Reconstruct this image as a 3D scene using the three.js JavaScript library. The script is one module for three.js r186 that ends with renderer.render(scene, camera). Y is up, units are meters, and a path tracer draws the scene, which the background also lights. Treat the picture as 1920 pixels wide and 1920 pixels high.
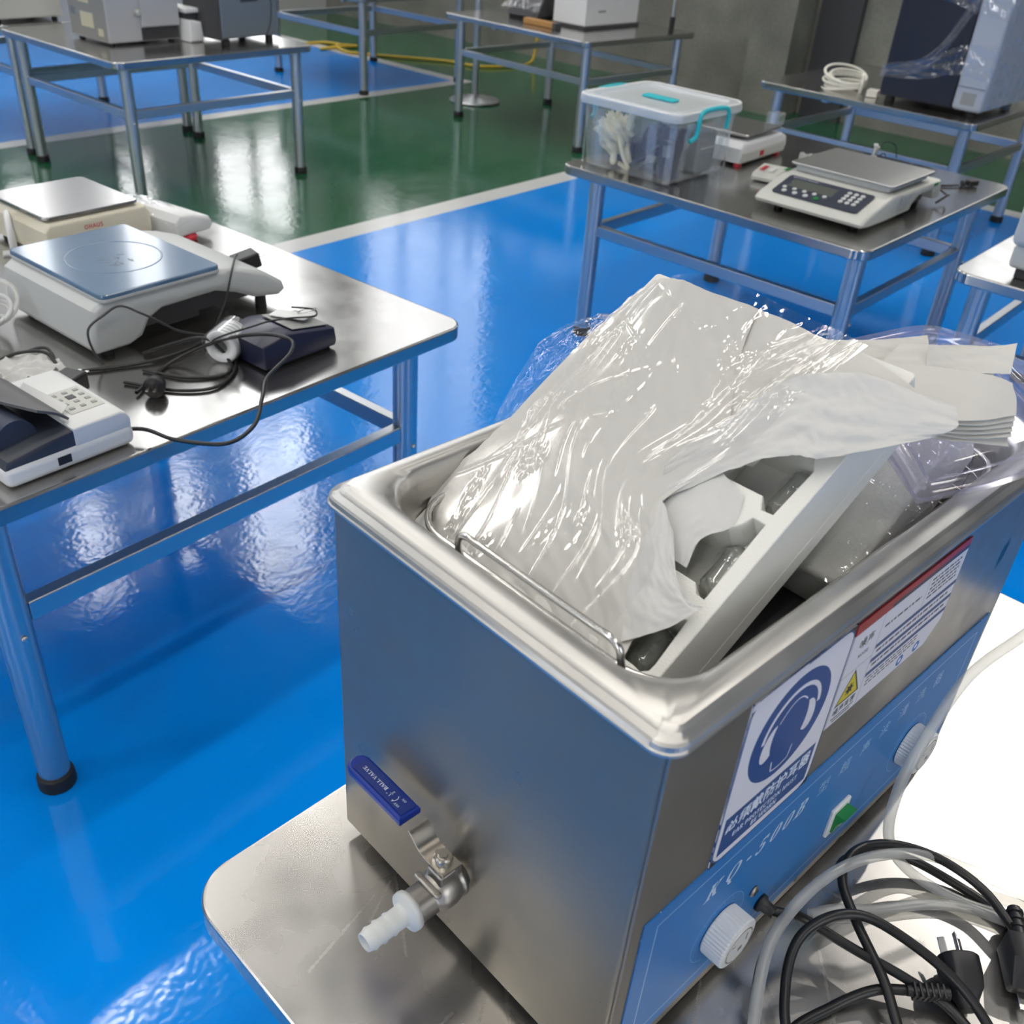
import * as THREE from 'three';
import { mergeGeometries, mergeVertices, toCreasedNormals } from 'three/addons/utils/BufferGeometryUtils.js';
import { RoundedBoxGeometry } from 'three/addons/geometries/RoundedBoxGeometry.js';
import { RectAreaLightUniformsLib } from 'three/addons/lights/RectAreaLightUniformsLib.js';
import { createNoise2D } from 'simplex-noise';

// ------------------------------------------------------------------ camera, sky, sun, lamps, exposure
const rad = THREE.MathUtils.degToRad;
const scene = new THREE.Scene();
const camera = new THREE.PerspectiveCamera(55.08, 1, 0.05, 80);
{
  const pitch = rad(33.585), roll = rad(4.508);
  const fwd = new THREE.Vector3(0, -Math.sin(pitch), -Math.cos(pitch));
  const up0 = new THREE.Vector3(0, Math.cos(pitch), -Math.sin(pitch));
  camera.position.set(0, 1.4061, 0);
  camera.up.set(1, 0, 0).multiplyScalar(-Math.sin(roll)).addScaledVector(up0, Math.cos(roll));
  camera.lookAt(camera.position.clone().add(fwd));
  camera.focus = 1.0; camera.userData.fStop = 10;
}
const renderer = new THREE.WebGLRenderer({ antialias: true });
renderer.toneMapping = THREE.LinearToneMapping;
renderer.toneMappingExposure = 1.24;
renderer.shadowMap.enabled = true;
RectAreaLightUniformsLib.init();

const SKY = 9, SUN = 3.4, LAMP = 30;
scene.background = new THREE.Color().setRGB(0.98 * SKY, 0.99 * SKY, 1.0 * SKY);

// the hall's own axes: U towards the concrete wall, V towards the viewer's side
const ROOM = rad(51.3), H = 0.6;
const room = { x: 0, z: 0, a: ROOM };
const toWorld = (f, x, y, z) => new THREE.Vector3(f.x + x * Math.cos(f.a) + z * Math.sin(f.a), y, f.z - x * Math.sin(f.a) + z * Math.cos(f.a));
const sun = new THREE.DirectionalLight(new THREE.Color().setRGB(1, 0.94, 0.86), SUN);
{
  const el = rad(40), target = toWorld(room, 1.2, 0.6, 0.3);
  sun.position.copy(target).add(toWorld(room, 14 * Math.cos(el), 14 * Math.sin(el), 0));
  sun.target.position.copy(target);
  sun.castShadow = true; sun.shadow.radius = 1.6; sun.shadow.mapSize.set(4096, 4096);
  Object.assign(sun.shadow.camera, { left: -8, right: 8, top: 8, bottom: -8, near: 0.1, far: 40 });
  scene.add(sun, sun.target);
}

// ------------------------------------------------------------------ helpers
let seed = 7;
const rnd = () => { seed = (seed * 1664525 + 1013904223) >>> 0; return seed / 4294967296; };
const noiseA = createNoise2D(rnd), noiseB = createNoise2D(rnd);
const V3 = (x, y, z) => new THREE.Vector3(x, y, z);
const taken = {};
const numbered = (n) => { taken[n] = (taken[n] ?? -1) + 1; return taken[n] ? `${n}_${String(taken[n]).padStart(3, '0')}` : n; };

function worldUV(g) {                                  // texture coordinates in metres, by the way each face points
  if (g.index) g = g.toNonIndexed();
  const p = g.attributes.position, n = g.attributes.normal, uv = new Float32Array(p.count * 2);
  for (let i = 0; i < p.count; i += 3) {
    let a = 0, b = 0, c = 0;
    for (let k = 0; k < 3; k++) { a += n.getX(i + k); b += n.getY(i + k); c += n.getZ(i + k); }
    a = Math.abs(a); b = Math.abs(b); c = Math.abs(c);
    for (let k = 0; k < 3; k++) {
      const x = p.getX(i + k), y = p.getY(i + k), z = p.getZ(i + k);
      const [s, t] = b >= a && b >= c ? [x, z] : a >= c ? [z, y] : [x, y];
      uv[(i + k) * 2] = s; uv[(i + k) * 2 + 1] = t;
    }
  }
  g.setAttribute('uv', new THREE.BufferAttribute(uv, 2));
  return g;
}
function part(parent, name, geo, mat, x = 0, y = 0, z = 0, rx = 0, ry = 0, rz = 0) {
  const m = new THREE.Mesh(geo, mat);
  m.name = name; m.position.set(x, y, z); m.rotation.set(rx, ry, rz);
  parent.add(m);
  return m;
}
function thing(name, label, category, frame, x, y, z, turn = 0, group) {
  const g = new THREE.Group();
  g.name = numbered(name);
  g.position.copy(toWorld(frame, x, y, z)); g.rotation.y = frame.a + turn;
  g.userData = { label, category };
  if (group) g.userData.group = group;
  scene.add(g);
  return g;
}
const box = (w, h, d, r = 0) => (r ? new RoundedBoxGeometry(w, h, d, 2, r) : new THREE.BoxGeometry(w, h, d));
const cyl = (r1, r2, h, n = 24) => new THREE.CylinderGeometry(r1, r2, h, n);
const tf = (g, x = 0, y = 0, z = 0, rx = 0, ry = 0, rz = 0) => g.applyMatrix4(new THREE.Matrix4().compose(V3(x, y, z), new THREE.Quaternion().setFromEuler(new THREE.Euler(rx, ry, rz)), V3(1, 1, 1)));
const join = (...gs) => mergeGeometries(gs.flat().map((g) => { const o = g.index ? g.toNonIndexed() : g; for (const k of Object.keys(o.attributes)) if (!['position', 'normal', 'uv'].includes(k)) o.deleteAttribute(k); return o; }));
const tube = (pts, r, closed = false, seg = 0, rs = 8) => new THREE.TubeGeometry(new THREE.CatmullRomCurve3(pts.map((p) => V3(...p)), closed, 'centripetal'), seg || pts.length * 8, r, rs, closed);
const lathe = (pts, n = 32) => new THREE.LatheGeometry(pts.map((p) => new THREE.Vector2(...p)), n);
function rrect(x0, x1, y0, y1, r) {
  const s = new THREE.Shape();
  s.moveTo(x0 + r, y0); s.lineTo(x1 - r, y0); s.absarc(x1 - r, y0 + r, r, -Math.PI / 2, 0);
  s.lineTo(x1, y1 - r); s.absarc(x1 - r, y1 - r, r, 0, Math.PI / 2);
  s.lineTo(x0 + r, y1); s.absarc(x0 + r, y1 - r, r, Math.PI / 2, Math.PI);
  s.lineTo(x0, y0 + r); s.absarc(x0 + r, y0 + r, r, Math.PI, Math.PI * 1.5);
  return s;
}
// a plate lying flat: outline in x and z, from height y0 up to y0 + h
function plate(shape, h, bevel = 0, seg = 6) {
  const g = new THREE.ExtrudeGeometry(shape, { depth: h - 2 * bevel, bevelEnabled: bevel > 0, bevelThickness: bevel, bevelSize: bevel, bevelOffset: -bevel, bevelSegments: 3, curveSegments: seg });
  g.translate(0, 0, bevel); g.rotateX(Math.PI / 2); g.scale(1, 1, 1);
  return g.translate(0, h, 0);
}
// a side profile in x and y pushed through z, centred
function profile(pts, depth, bevel = 0.004, curved = false) {
  const s = new THREE.Shape();
  if (curved) { s.moveTo(...pts[0]); s.splineThru(pts.slice(1).map((p) => new THREE.Vector2(...p))); } else pts.forEach((p, i) => (i ? s.lineTo(...p) : s.moveTo(...p)));
  const g = new THREE.ExtrudeGeometry(s, { depth: depth - 2 * bevel, bevelEnabled: true, bevelThickness: bevel, bevelSize: bevel, bevelOffset: -bevel, bevelSegments: 4, curveSegments: 10 });
  g.translate(0, 0, -depth / 2 + bevel);
  return toCreasedNormals(g, 0.6);
}
// rings round a rectangle, each ring { d: outwards, y: height, r: corner radius }
function ringLoft(x0, x1, z0, z1, rings, n = 6, capTop = false, capBottom = false) {
  const pos = [], idx = [], ringN = 4 * (n + 1);
  for (const { d, y, r } of rings) {
    const a = x0 - d, b = x1 + d, c = z0 - d, e = z1 + d, q = Math.max(r, 1e-4);
    [[b - q, e - q, 0], [a + q, e - q, 1], [a + q, c + q, 2], [b - q, c + q, 3]].forEach(([cx, cz, k]) => {
      for (let i = 0; i <= n; i++) { const t = (k + i / n) * Math.PI / 2; pos.push(cx + q * Math.cos(t), y, cz + q * Math.sin(t)); }
    });
  }
  for (let j = 0; j + 1 < rings.length; j++) for (let i = 0; i < ringN; i++) {
    const a = j * ringN + i, b = j * ringN + (i + 1) % ringN, c = a + ringN, d = b + ringN;
    idx.push(a, c, b, b, c, d);
  }
  const cap = (j, flip) => { const o = j * ringN; for (let i = 1; i + 1 < ringN; i++) idx.push(...(flip ? [o, o + i, o + i + 1] : [o, o + i + 1, o + i])); };
  if (capTop) cap(rings.length - 1, false);
  if (capBottom) cap(0, true);
  const g = new THREE.BufferGeometry();
  g.setAttribute('position', new THREE.Float32BufferAttribute(pos, 3)); g.setIndex(idx);
  return toCreasedNormals(g, 0.7);
}
// a sheet spanned between four edges (Coons patch) with a thickness; bump(s, t) pushes it along its normal
function sheet(bottom, top, left, right, n, m, thick = 0, bump = null) {
  const cv = (pts) => (pts.length === 2 ? new THREE.LineCurve3(V3(...pts[0]), V3(...pts[1])) : new THREE.CatmullRomCurve3(pts.map((p) => V3(...p)), false, 'centripetal'));
  left ??= [bottom[0], top[0]]; right ??= [bottom.at(-1), top.at(-1)];
  const [B, T, L, R] = [bottom, top, left, right].map(cv);
  const P = [], a = V3(), q = V3();
  const c00 = B.getPoint(0), c10 = B.getPoint(1), c01 = T.getPoint(0), c11 = T.getPoint(1);
  for (let j = 0; j <= m; j++) for (let i = 0; i <= n; i++) {
    const s = i / n, t = j / m;
    a.copy(B.getPoint(s)).multiplyScalar(1 - t).addScaledVector(T.getPoint(s), t).addScaledVector(L.getPoint(t), 1 - s).addScaledVector(R.getPoint(t), s);
    q.copy(c00).multiplyScalar((1 - s) * (1 - t)).addScaledVector(c10, s * (1 - t)).addScaledVector(c01, (1 - s) * t).addScaledVector(c11, s * t);
    P.push(a.clone().sub(q));
  }
  const grid = (pts, flip) => {
    const idx = [];
    for (let j = 0; j < m; j++) for (let i = 0; i < n; i++) { const k = j * (n + 1) + i, l = k + n + 1; idx.push(...(flip ? [k, l, k + 1, k + 1, l, l + 1] : [k, k + 1, l, k + 1, l + 1, l])); }
    const g = new THREE.BufferGeometry();
    g.setAttribute('position', new THREE.Float32BufferAttribute(pts.flatMap((p) => [p.x, p.y, p.z]), 3));
    g.setAttribute('uv', new THREE.Float32BufferAttribute(pts.flatMap((_, k) => [(k % (n + 1)) / n, Math.floor(k / (n + 1)) / m]), 2));
    g.setIndex(idx); g.computeVertexNormals();
    return g;
  };
  let g = grid(P, false);
  if (bump) {
    const nn = g.attributes.normal;
    P.forEach((p, k) => p.addScaledVector(V3(nn.getX(k), nn.getY(k), nn.getZ(k)), bump((k % (n + 1)) / n, Math.floor(k / (n + 1)) / m)));
    g = grid(P, false);
  }
  if (!thick) return g;
  const nn = g.attributes.normal, Q = P.map((p, k) => p.clone().addScaledVector(V3(nn.getX(k), nn.getY(k), nn.getZ(k)), -thick));
  const back = grid(Q, true), rim = [];
  const ids = [];
  for (let i = 0; i < n; i++) ids.push([i, i + 1]);
  for (let j = 0; j < m; j++) ids.push([j * (n + 1) + n, (j + 1) * (n + 1) + n]);
  for (let i = n; i > 0; i--) ids.push([m * (n + 1) + i, m * (n + 1) + i - 1]);
  for (let j = m; j > 0; j--) ids.push([j * (n + 1), (j - 1) * (n + 1)]);
  for (const [k, l] of ids) rim.push(P[k], Q[k], P[l], P[l], Q[k], Q[l]);
  const e = new THREE.BufferGeometry();
  e.setAttribute('position', new THREE.Float32BufferAttribute(rim.flatMap((p) => [p.x, p.y, p.z]), 3));
  e.setAttribute('uv', new THREE.Float32BufferAttribute(new Float32Array(rim.length * 2), 2));
  e.computeVertexNormals();
  return join(g, back, e);
}

// ------------------------------------------------------------------ textures and materials
function dataTex(n, fn, srgb = false, rep = 1, float = false) {
  const d = float ? new Float32Array(n * n * 4) : new Uint8Array(n * n * 4);
  for (let y = 0; y < n; y++) for (let x = 0; x < n; x++) { const c = fn(x / n, y / n), o = (y * n + x) * 4; for (let k = 0; k < 3; k++) d[o + k] = float ? c : Math.max(0, Math.min(255, (Array.isArray(c) ? c[k] : c) * 255)); d[o + 3] = float ? 1 : 255; }
  const t = float ? new THREE.DataTexture(d, n, n, THREE.RGBAFormat, THREE.FloatType) : new THREE.DataTexture(d, n, n);
  t.wrapS = t.wrapT = THREE.RepeatWrapping; t.magFilter = THREE.LinearFilter; t.minFilter = THREE.LinearMipmapLinearFilter; t.generateMipmaps = true;
  if (srgb) t.colorSpace = THREE.SRGBColorSpace;
  t.repeat.set(rep, rep); t.needsUpdate = true;
  return t;
}
const tile = (fn, x, y, f) => {                        // noise that repeats at the edge of its square
  const a = Math.min(1, Math.max(0, (x - 0.85) / 0.15)), b = Math.min(1, Math.max(0, (y - 0.85) / 0.15));
  const s = (X, Y) => fn(X * f, Y * f);
  return (s(x, y) * (1 - a) + s(x - 1, y) * a) * (1 - b) + (s(x, y - 1) * (1 - a) + s(x - 1, y - 1) * a) * b;
};
function canvasTex(w, h, draw) {
  const c = document.createElement('canvas'); c.width = w; c.height = h;
  draw(c.getContext('2d'), w, h);
  const t = new THREE.CanvasTexture(c); t.colorSpace = THREE.SRGBColorSpace; t.magFilter = THREE.LinearFilter;
  return t;
}
// brushed, worn sheet steel: fine grain one way, hair scratches, wiped smears
const scratches = Array.from({ length: 60 }, () => { const a = rnd() * 6.28, x = rnd(), y = rnd(), l = 0.03 + rnd() * 0.16; return [x, y, Math.cos(a), Math.sin(a), l, 0.4 + rnd()]; });
const steelRough = dataTex(512, (x, y) => {
  let v = 0.44 + 0.05 * tile(noiseA, x, y, 5) + 0.03 * tile(noiseB, x, y, 14);
  for (const [sx, sy, cx, cy, l, w] of scratches) { const dx = x - sx, dy = y - sy, t = dx * cx + dy * cy; if (t > 0 && t < l && Math.abs(dx * cy - dy * cx) < 0.0016) v += 0.08 * w; }
  return v;
}, false, 1.6, true);
const bodyRough = dataTex(512, (x, y) => 0.33 + 0.05 * tile(noiseA, x, y, 4) + 0.03 * tile(noiseB, x, y, 11) + 0.10 * Math.max(0, noiseB(x * 9 + 3, y * 2.2) - 0.55), false, 2.2, true);
// dried streaks and wiped smears on the cleaner's steel, 1 m to the square (left face: 1 + z, front face: x)
const bodyStain = canvasTex(1024, 1024, (g, w, h) => {
  g.fillStyle = '#ffffff'; g.fillRect(0, 0, w, h);
  const blot = (x, y, a, b, r, k) => { for (let i = 0; i < 46; i++) { const t = rnd() * 2 - 1, q = (rnd() - 0.5) * (1 - t * t), px = x + q * a, py = y + t * b; g.fillStyle = `rgba(70,66,60,${k * (0.4 + rnd() * 0.6)})`; g.beginPath(); g.ellipse((px) * w, h - py * h, (0.002 + rnd() * 0.004) * w, (0.004 + rnd() * 0.010) * h, r + (rnd() - 0.5) * 0.5, 0, 7); g.fill(); } };
  blot(0.785, 0.335, 0.012, 0.045, 0.1, 0.11); blot(0.806, 0.31, 0.010, 0.03, 0.1, 0.12); blot(0.83, 0.33, 0.012, 0.035, 0.1, 0.09); blot(0.69, 0.31, 0.014, 0.03, 0.1, 0.08); blot(0.9, 0.2, 0.03, 0.05, 0.1, 0.05); blot(0.95, 0.06, 0.01, 0.02, 0.3, 0.12); blot(0.51, 0.3, 0.004, 0.006, 0.6, 0.3);
});
// gentle waves pressed into the sheet, as a normal map: 0.77 m to the square
const waves = (() => {
  const n = 64, hgt = (x, y) => 0.36 * tile(noiseB, x, y, 1.6) + 0.05 * tile(noiseA, x, y, 3.5), d = new Float32Array(n * n * 4), e = 0.01;
  for (let y = 0; y < n; y++) for (let x = 0; x < n; x++) {
    const u = x / n, v = y / n, gx = (hgt(u + e, v) - hgt(u, v)) / e * 1.3, gy = (hgt(u, v + e) - hgt(u, v)) / e * 1.3;
    const q = V3(-gx * 0.0009, -gy * 0.0009, 1).normalize();
    d.set([q.x * 0.5 + 0.5, q.y * 0.5 + 0.5, q.z * 0.5 + 0.5, 1], (y * n + x) * 4);
  }
  const t = new THREE.DataTexture(d, n, n, THREE.RGBAFormat, THREE.FloatType);
  t.wrapS = t.wrapT = THREE.RepeatWrapping; t.magFilter = t.minFilter = THREE.LinearFilter; t.repeat.set(1.3, 1.3); t.needsUpdate = true;
  return t;
})();
const fineGrain = dataTex(256, (x, y) => 0.5 + 0.4 * noiseA(x * 400, y * 6), false, 8);
const peel = dataTex(512, (x, y) => 0.5 + 0.22 * tile(noiseA, x, y, 26) + 0.16 * tile(noiseB, x, y, 60) + 0.1 * tile(noiseB, x, y, 7), false, 1, true);
const floorRough = dataTex(512, (x, y) => 0.42 + 0.1 * tile(noiseA, x, y, 4) + 0.08 * tile(noiseB, x, y, 17), false, 0.5);
const speckle = dataTex(256, (x, y) => 0.5 + 0.3 * noiseA(x * 90, y * 90) + 0.2 * noiseB(x * 200, y * 200), false, 6);
const lin = (r, g, b) => new THREE.Color().setRGB(r, g, b);
const std = (color, rough, o = {}) => new THREE.MeshStandardMaterial({ color, roughness: rough, ...o });
const phys = (color, rough, o = {}) => new THREE.MeshPhysicalMaterial({ color, roughness: rough, ...o });
const M = {
  tabletop: std(lin(0.48, 0.47, 0.455), 0.41, { metalness: 0.96, roughnessMap: steelRough, normalMap: waves }),
  nearTop: std(lin(0.49, 0.48, 0.465), 0.6, { metalness: 0.94, roughnessMap: steelRough }),
  steel: std(lin(0.56, 0.57, 0.58), 0.34, { metalness: 1 }),
  body: std(lin(0.29, 0.265, 0.225), 1, { metalness: 0.7, map: bodyStain, roughnessMap: bodyRough, normalMap: waves }),
  rim: std(lin(0.57, 0.56, 0.54), 0.85, { metalness: 1, roughnessMap: steelRough }),
  tank: std(lin(0.6, 0.585, 0.56), 0.36, { metalness: 1 }),
  wire: std(lin(0.68, 0.67, 0.65), 0.22, { metalness: 1 }),
  brass: std(lin(0.42, 0.40, 0.37), 0.38, { metalness: 1 }),
  lever: std(lin(0.6, 0.57, 0.52), 0.26, { metalness: 1 }),
  rubber: std(lin(0.012, 0.012, 0.013), 0.6),
  blackPlastic: std(lin(0.016, 0.016, 0.018), 0.4),
  cord: std(lin(0.014, 0.014, 0.015), 0.38),
  white: std(lin(0.74, 0.75, 0.75), 0.4),
  offWhite: std(lin(0.53, 0.54, 0.505), 0.42),
  cream: std(lin(0.72, 0.68, 0.55), 0.45),
  paleGrey: std(lin(0.52, 0.54, 0.54), 0.45),
  midGrey: std(lin(0.30, 0.31, 0.30), 0.5),
  slate: std(lin(0.16, 0.19, 0.22), 0.5),
  darkGrey: std(lin(0.05, 0.05, 0.055), 0.45),
  navy: std(lin(0.014, 0.016, 0.045), 0.35),
  navyGrey: std(lin(0.03, 0.04, 0.075), 0.5),
  blueVinyl: std(lin(0.004, 0.03, 0.28), 0.28),
  red: std(lin(0.55, 0.02, 0.04), 0.4),
  green: std(lin(0.01, 0.22, 0.05), 0.4),
  lcd: std(lin(0.09, 0.10, 0.09), 0.25),
  nylon: phys(lin(0.82, 0.84, 0.82), 0.5, { transmission: 0.25 }),
  foam: std(lin(0.74, 0.74, 0.70), 0.8, { bumpMap: speckle, bumpScale: 0.0004 }),
  paper: phys(lin(0.70, 0.69, 0.655), 0.95, { transmission: 0.18 }),
  tissue: phys(lin(0.74, 0.74, 0.725), 0.95, { transmission: 0.25 }),
  film: phys(lin(1, 1, 1), 0.08, { transmission: 1, thickness: 0, ior: 1.75 }),
  bag: phys(lin(0.98, 0.985, 1), 0.07, { transmission: 0.97, thickness: 0, ior: 1.75 }),
  clearBox: phys(lin(0.95, 0.975, 1.0), 0.1, { transmission: 0.9, thickness: 0, ior: 1.35 }),
  clearLid: phys(lin(0.88, 0.92, 0.95), 0.3, { transmission: 0.5, thickness: 0 }),
  lilac: phys(lin(0.90, 0.90, 0.965), 0.1, { transmission: 0.93, thickness: 0 }),
  hose: phys(lin(0.88, 0.885, 0.87), 0.3, { transmission: 0.72, thickness: 0 }),
  teal: std(lin(0.02, 0.5, 0.58), 0.4),
  wood: std(lin(0.42, 0.22, 0.07), 0.6),
  latex: std(lin(0.78, 0.72, 0.52), 0.6),
  yellow: std(lin(0.6, 0.4, 0.03), 0.5),
};

// ------------------------------------------------------------------ the hall
const structure = (name) => { const g = new THREE.Group(); g.name = name; g.rotation.y = ROOM; g.userData.kind = 'structure'; scene.add(g); return g; };
const epoxy = (c, r = 0.28) => std(c, r, { roughnessMap: floorRough, bumpMap: peel, bumpScale: 0.00035 });
M.epoxyGreen = epoxy(lin(0.018, 0.105, 0.048));
M.epoxyBlue = epoxy(lin(0.0, 0.245, 0.80));
M.epoxyWhite = epoxy(lin(0.62, 0.63, 0.62), 0.4);
const concreteMap = dataTex(512, (x, y) => { const v = 0.6 + 0.05 * tile(noiseA, x, y, 3) + 0.035 * tile(noiseB, x, y, 9) + 0.02 * noiseA(x * 70, y * 70); return [v, v * 0.99, v * 0.94]; }, true, 0.4);
M.concrete = std(lin(0.62, 0.62, 0.60), 0.9, { map: concreteMap });
M.plaster = std(lin(0.5, 0.5, 0.49), 0.9);
M.deck = std(lin(0.16, 0.16, 0.155), 0.9);
M.pane = phys(lin(1, 1, 1), 0.0, { transmission: 1, thickness: 0 });
M.paneGrey = phys(lin(0.4, 0.4, 0.4), 0.0, { transmission: 1, thickness: 0 });  // tint added to dim the sky in the lower left windows
M.paneDark = phys(lin(0.135, 0.135, 0.135), 0.0, { transmission: 1, thickness: 0 });  // deeper tint added to dim the high back window
M.paneTinted = phys(lin(0.2, 0.2, 0.2), 0.0, { transmission: 1, thickness: 0 });   // grey tint added to dim the sky behind the back windows
M.alu = std(lin(0.5, 0.5, 0.5), 0.4);
const U0 = -6, U1 = 7.12, W0 = -8.6, W1 = 6, TOP = 7.4, TH = 0.25;
{
  const f = structure('floor');
  const slab = (name, u0, u1, v0, v1, y, m) => part(f, name, worldUV(tf(box(u1 - u0, 0.06, v1 - v0), (u0 + u1) / 2, y - 0.03, (v0 + v1) / 2)), m);
  slab('green_coating', U0 - TH, U1 + TH, W0 - TH, W1 + TH, 0, M.epoxyGreen);
  slab('blue_coating', U0, 5.72, -3.21, W1, 0.0012, M.epoxyBlue);
  slab('blue_coating', U0, 5.68, W0, -5.44, 0.0012, M.epoxyBlue);
  slab('white_line', U0, 5.72, -3.335, -3.21, 0.0016, M.epoxyWhite);
  slab('white_line', 5.72, 5.84, -3.335, W1, 0.0016, M.epoxyWhite);
  slab('white_line', U0, 5.68, -5.44, -5.33, 0.0016, M.epoxyWhite);
  slab('white_line', 5.68, 5.8, W0, -5.33, 0.0016, M.epoxyWhite);
}
// a wall with rectangular openings; along: 'U' (wall at v = at) or 'V' (wall at u = at)
let windowCount = 0;
function wall(name, along, at, from, to, out, openings, mat) {
  const g = structure(name), s = new THREE.Shape();
  s.moveTo(from, 0); s.lineTo(to, 0); s.lineTo(to, TOP); s.lineTo(from, TOP);
  for (const [a, b, c, d] of openings) { const h = new THREE.Path(); h.moveTo(a, c); h.lineTo(a, d); h.lineTo(b, d); h.lineTo(b, c); s.holes.push(h); }
  const geo = new THREE.ExtrudeGeometry(s, { depth: TH, bevelEnabled: false });
  if (along === 'U') geo.translate(0, 0, out > 0 ? at : at - TH);
  else { geo.rotateY(-Math.PI / 2); geo.translate(out > 0 ? at + TH : at, 0, 0); }
  part(g, 'wall_surface', worldUV(geo), mat);
  for (const [a, b, c, d, bars, tint] of openings) {
    const w = structure(`window_${++windowCount}`), mid = at + out * TH / 2, fr = [];
    const put = (x, y, lx, ly) => fr.push(along === 'U' ? tf(box(lx, ly, 0.06), x, y, mid) : tf(box(0.06, ly, lx), mid, y, x));
    put((a + b) / 2, c + 0.03, b - a, 0.06); put((a + b) / 2, d - 0.03, b - a, 0.06);
    for (let i = 0; i <= bars; i++) put(a + 0.03 + (b - a - 0.06) * i / bars, (c + d) / 2, 0.06, d - c);
    part(w, 'window_frame', join(fr), M.alu);
    for (let i = 0; i < bars; i++) {
      const x = a + (b - a) * (i + 0.5) / bars, wd = (b - a) / bars - 0.05;
      part(w, 'pane', along === 'U' ? new THREE.PlaneGeometry(wd, d - c - 0.1) : new THREE.PlaneGeometry(wd, d - c - 0.1).rotateY(Math.PI / 2), tint === 3 ? M.paneDark : tint === 2 ? M.paneGrey : tint ? M.paneTinted : M.pane, along === 'U' ? x : mid, (c + d) / 2, along === 'U' ? mid : x);
    }
  }
  return g;
}
wall('wall_back', 'V', U1, W0 - TH, W1 + TH, 1, [[-1.1, 2.6, 3.3, 6.32, 3, 3], [-2.6, -1.2, 1.5, 2.9, 2, true], [-8.3, -6.3, 1.7, 6.6, 3, true]], M.concrete);
wall('wall_left', 'U', W0, U0, U1, -1, [[3.6, 4.0], [4.6, 5.1], [5.7, 6.7], [1.4, 1.9], [-0.8, -0.3]].flatMap(([a, b]) => [[a, b, 1.1, 4.2, b - a > 0.8 ? 2 : 1, 2], [a, b, 4.4, 7.0, b - a > 0.8 ? 2 : 1, false]]), M.plaster);
wall('wall_right', 'U', W1, U0, U1, 1, [[-1.0, -0.2, 1.2, 5.6, 1]], M.plaster);  // unseen window, added as fill light from the right
wall('wall_rear', 'V', U0, W0 - TH, W1 + TH, -1, [[-4.2, -3.4, 1.2, 5.4, 1], [1.0, 1.8, 1.2, 5.4, 1]], M.plaster);  // unseen windows behind the camera, added to fill the front faces
{
  const c = structure('ceiling');
  part(c, 'ceiling_slab', tf(box(U1 - U0 + 2 * TH, 0.2, W1 - W0 + 2 * TH), (U0 + U1) / 2, TOP + 0.1, (W0 + W1) / 2), M.deck);
  const glow = std(lin(0.8, 0.8, 0.8), 0.5, { emissive: lin(1, 0.95, 0.87), emissiveIntensity: 6 });
  for (const u of [-2.9, -0.5, 1.95, 4.4]) for (const v of [-5.65, -2.1, 1.5]) {
    part(c, 'light_panel', box(1.2, 0.05, 0.25), glow, u, TOP - 0.03, v);
    const l = new THREE.RectAreaLight(lin(1, 0.95, 0.87), LAMP, 1.2, 0.25);
    l.position.copy(toWorld(room, u, TOP - 0.07, v));
    l.rotation.set(-Math.PI / 2, 0, ROOM, 'YXZ'); l.rotation.set(-Math.PI / 2, ROOM, 0, 'YXZ');
    scene.add(l);
  }
  const t = structure('pillar_1');
  part(t, 'pillar_face', worldUV(tf(box(0.3, TOP, 0.32), U1 - 0.15, TOP / 2, -3.52)), M.concrete);
  const d = structure('door_1');
  part(d, 'door_leaf', tf(box(0.05, 2.1, 0.3), U1 - 0.03, 1.05, -3.16), M.darkGrey);
}

// ------------------------------------------------------------------ steel work tables
const legGeo = cyl(0.026, 0.026, H - 0.055, 20), footGeo = lathe([[0, 0], [0.031, 0], [0.032, 0.004], [0.031, 0.026], [0.028, 0.032], [0, 0.032]], 20), boltGeo = tf(lathe([[0, 0], [0.006, 0], [0.006, 0.003], [0.003, 0.005], [0, 0.005]], 8), 0, 0, 0, Math.PI / 2);
function table(frame, sx, sz, w, d, iu, iv, label, top = M.tabletop) {
  const t = thing('work_table', label, 'table', frame, sx * w / 2, 0, sz * d / 2, 0, 'stainless steel work tables');
  part(t, 'tabletop', worldUV(tf(plate(rrect(-w / 2, w / 2, -d / 2, d / 2, 0.045), 0.03, 0.004, 8), 0, H - 0.03, 0)), top);
  const X = w / 2 - iu, Z = d / 2 - iv, by = 0.38;
  for (const [x, z] of [[X, Z], [X, -Z], [-X, Z], [-X, -Z]]) {
    const l = part(t, 'leg', legGeo, M.steel, x, 0.025 + (H - 0.055) / 2, z);
    part(l, 'foot', footGeo, M.rubber, 0, -(H - 0.055) / 2 - 0.025, 0);
    part(l, 'bolt', boltGeo, M.steel, 0, by - 0.33, 0.026 * Math.sign(z), 0, z < 0 ? Math.PI : 0, 0);
  }
  for (const s of [-1, 1]) {
    part(t, 'stretcher', box(2 * X - 0.048, 0.036, 0.026, 0.003), M.steel, 0, by, s * Z);
    part(t, 'stretcher', box(0.026, 0.036, 2 * Z - 0.048, 0.003), M.steel, s * X, by, 0);
    part(t, 'under_brace', box(2 * X - 0.05, 0.028, 0.03, 0.003), M.steel, 0, H - 0.046, s * Z * 0.5);
  }
  return t;
}
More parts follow.
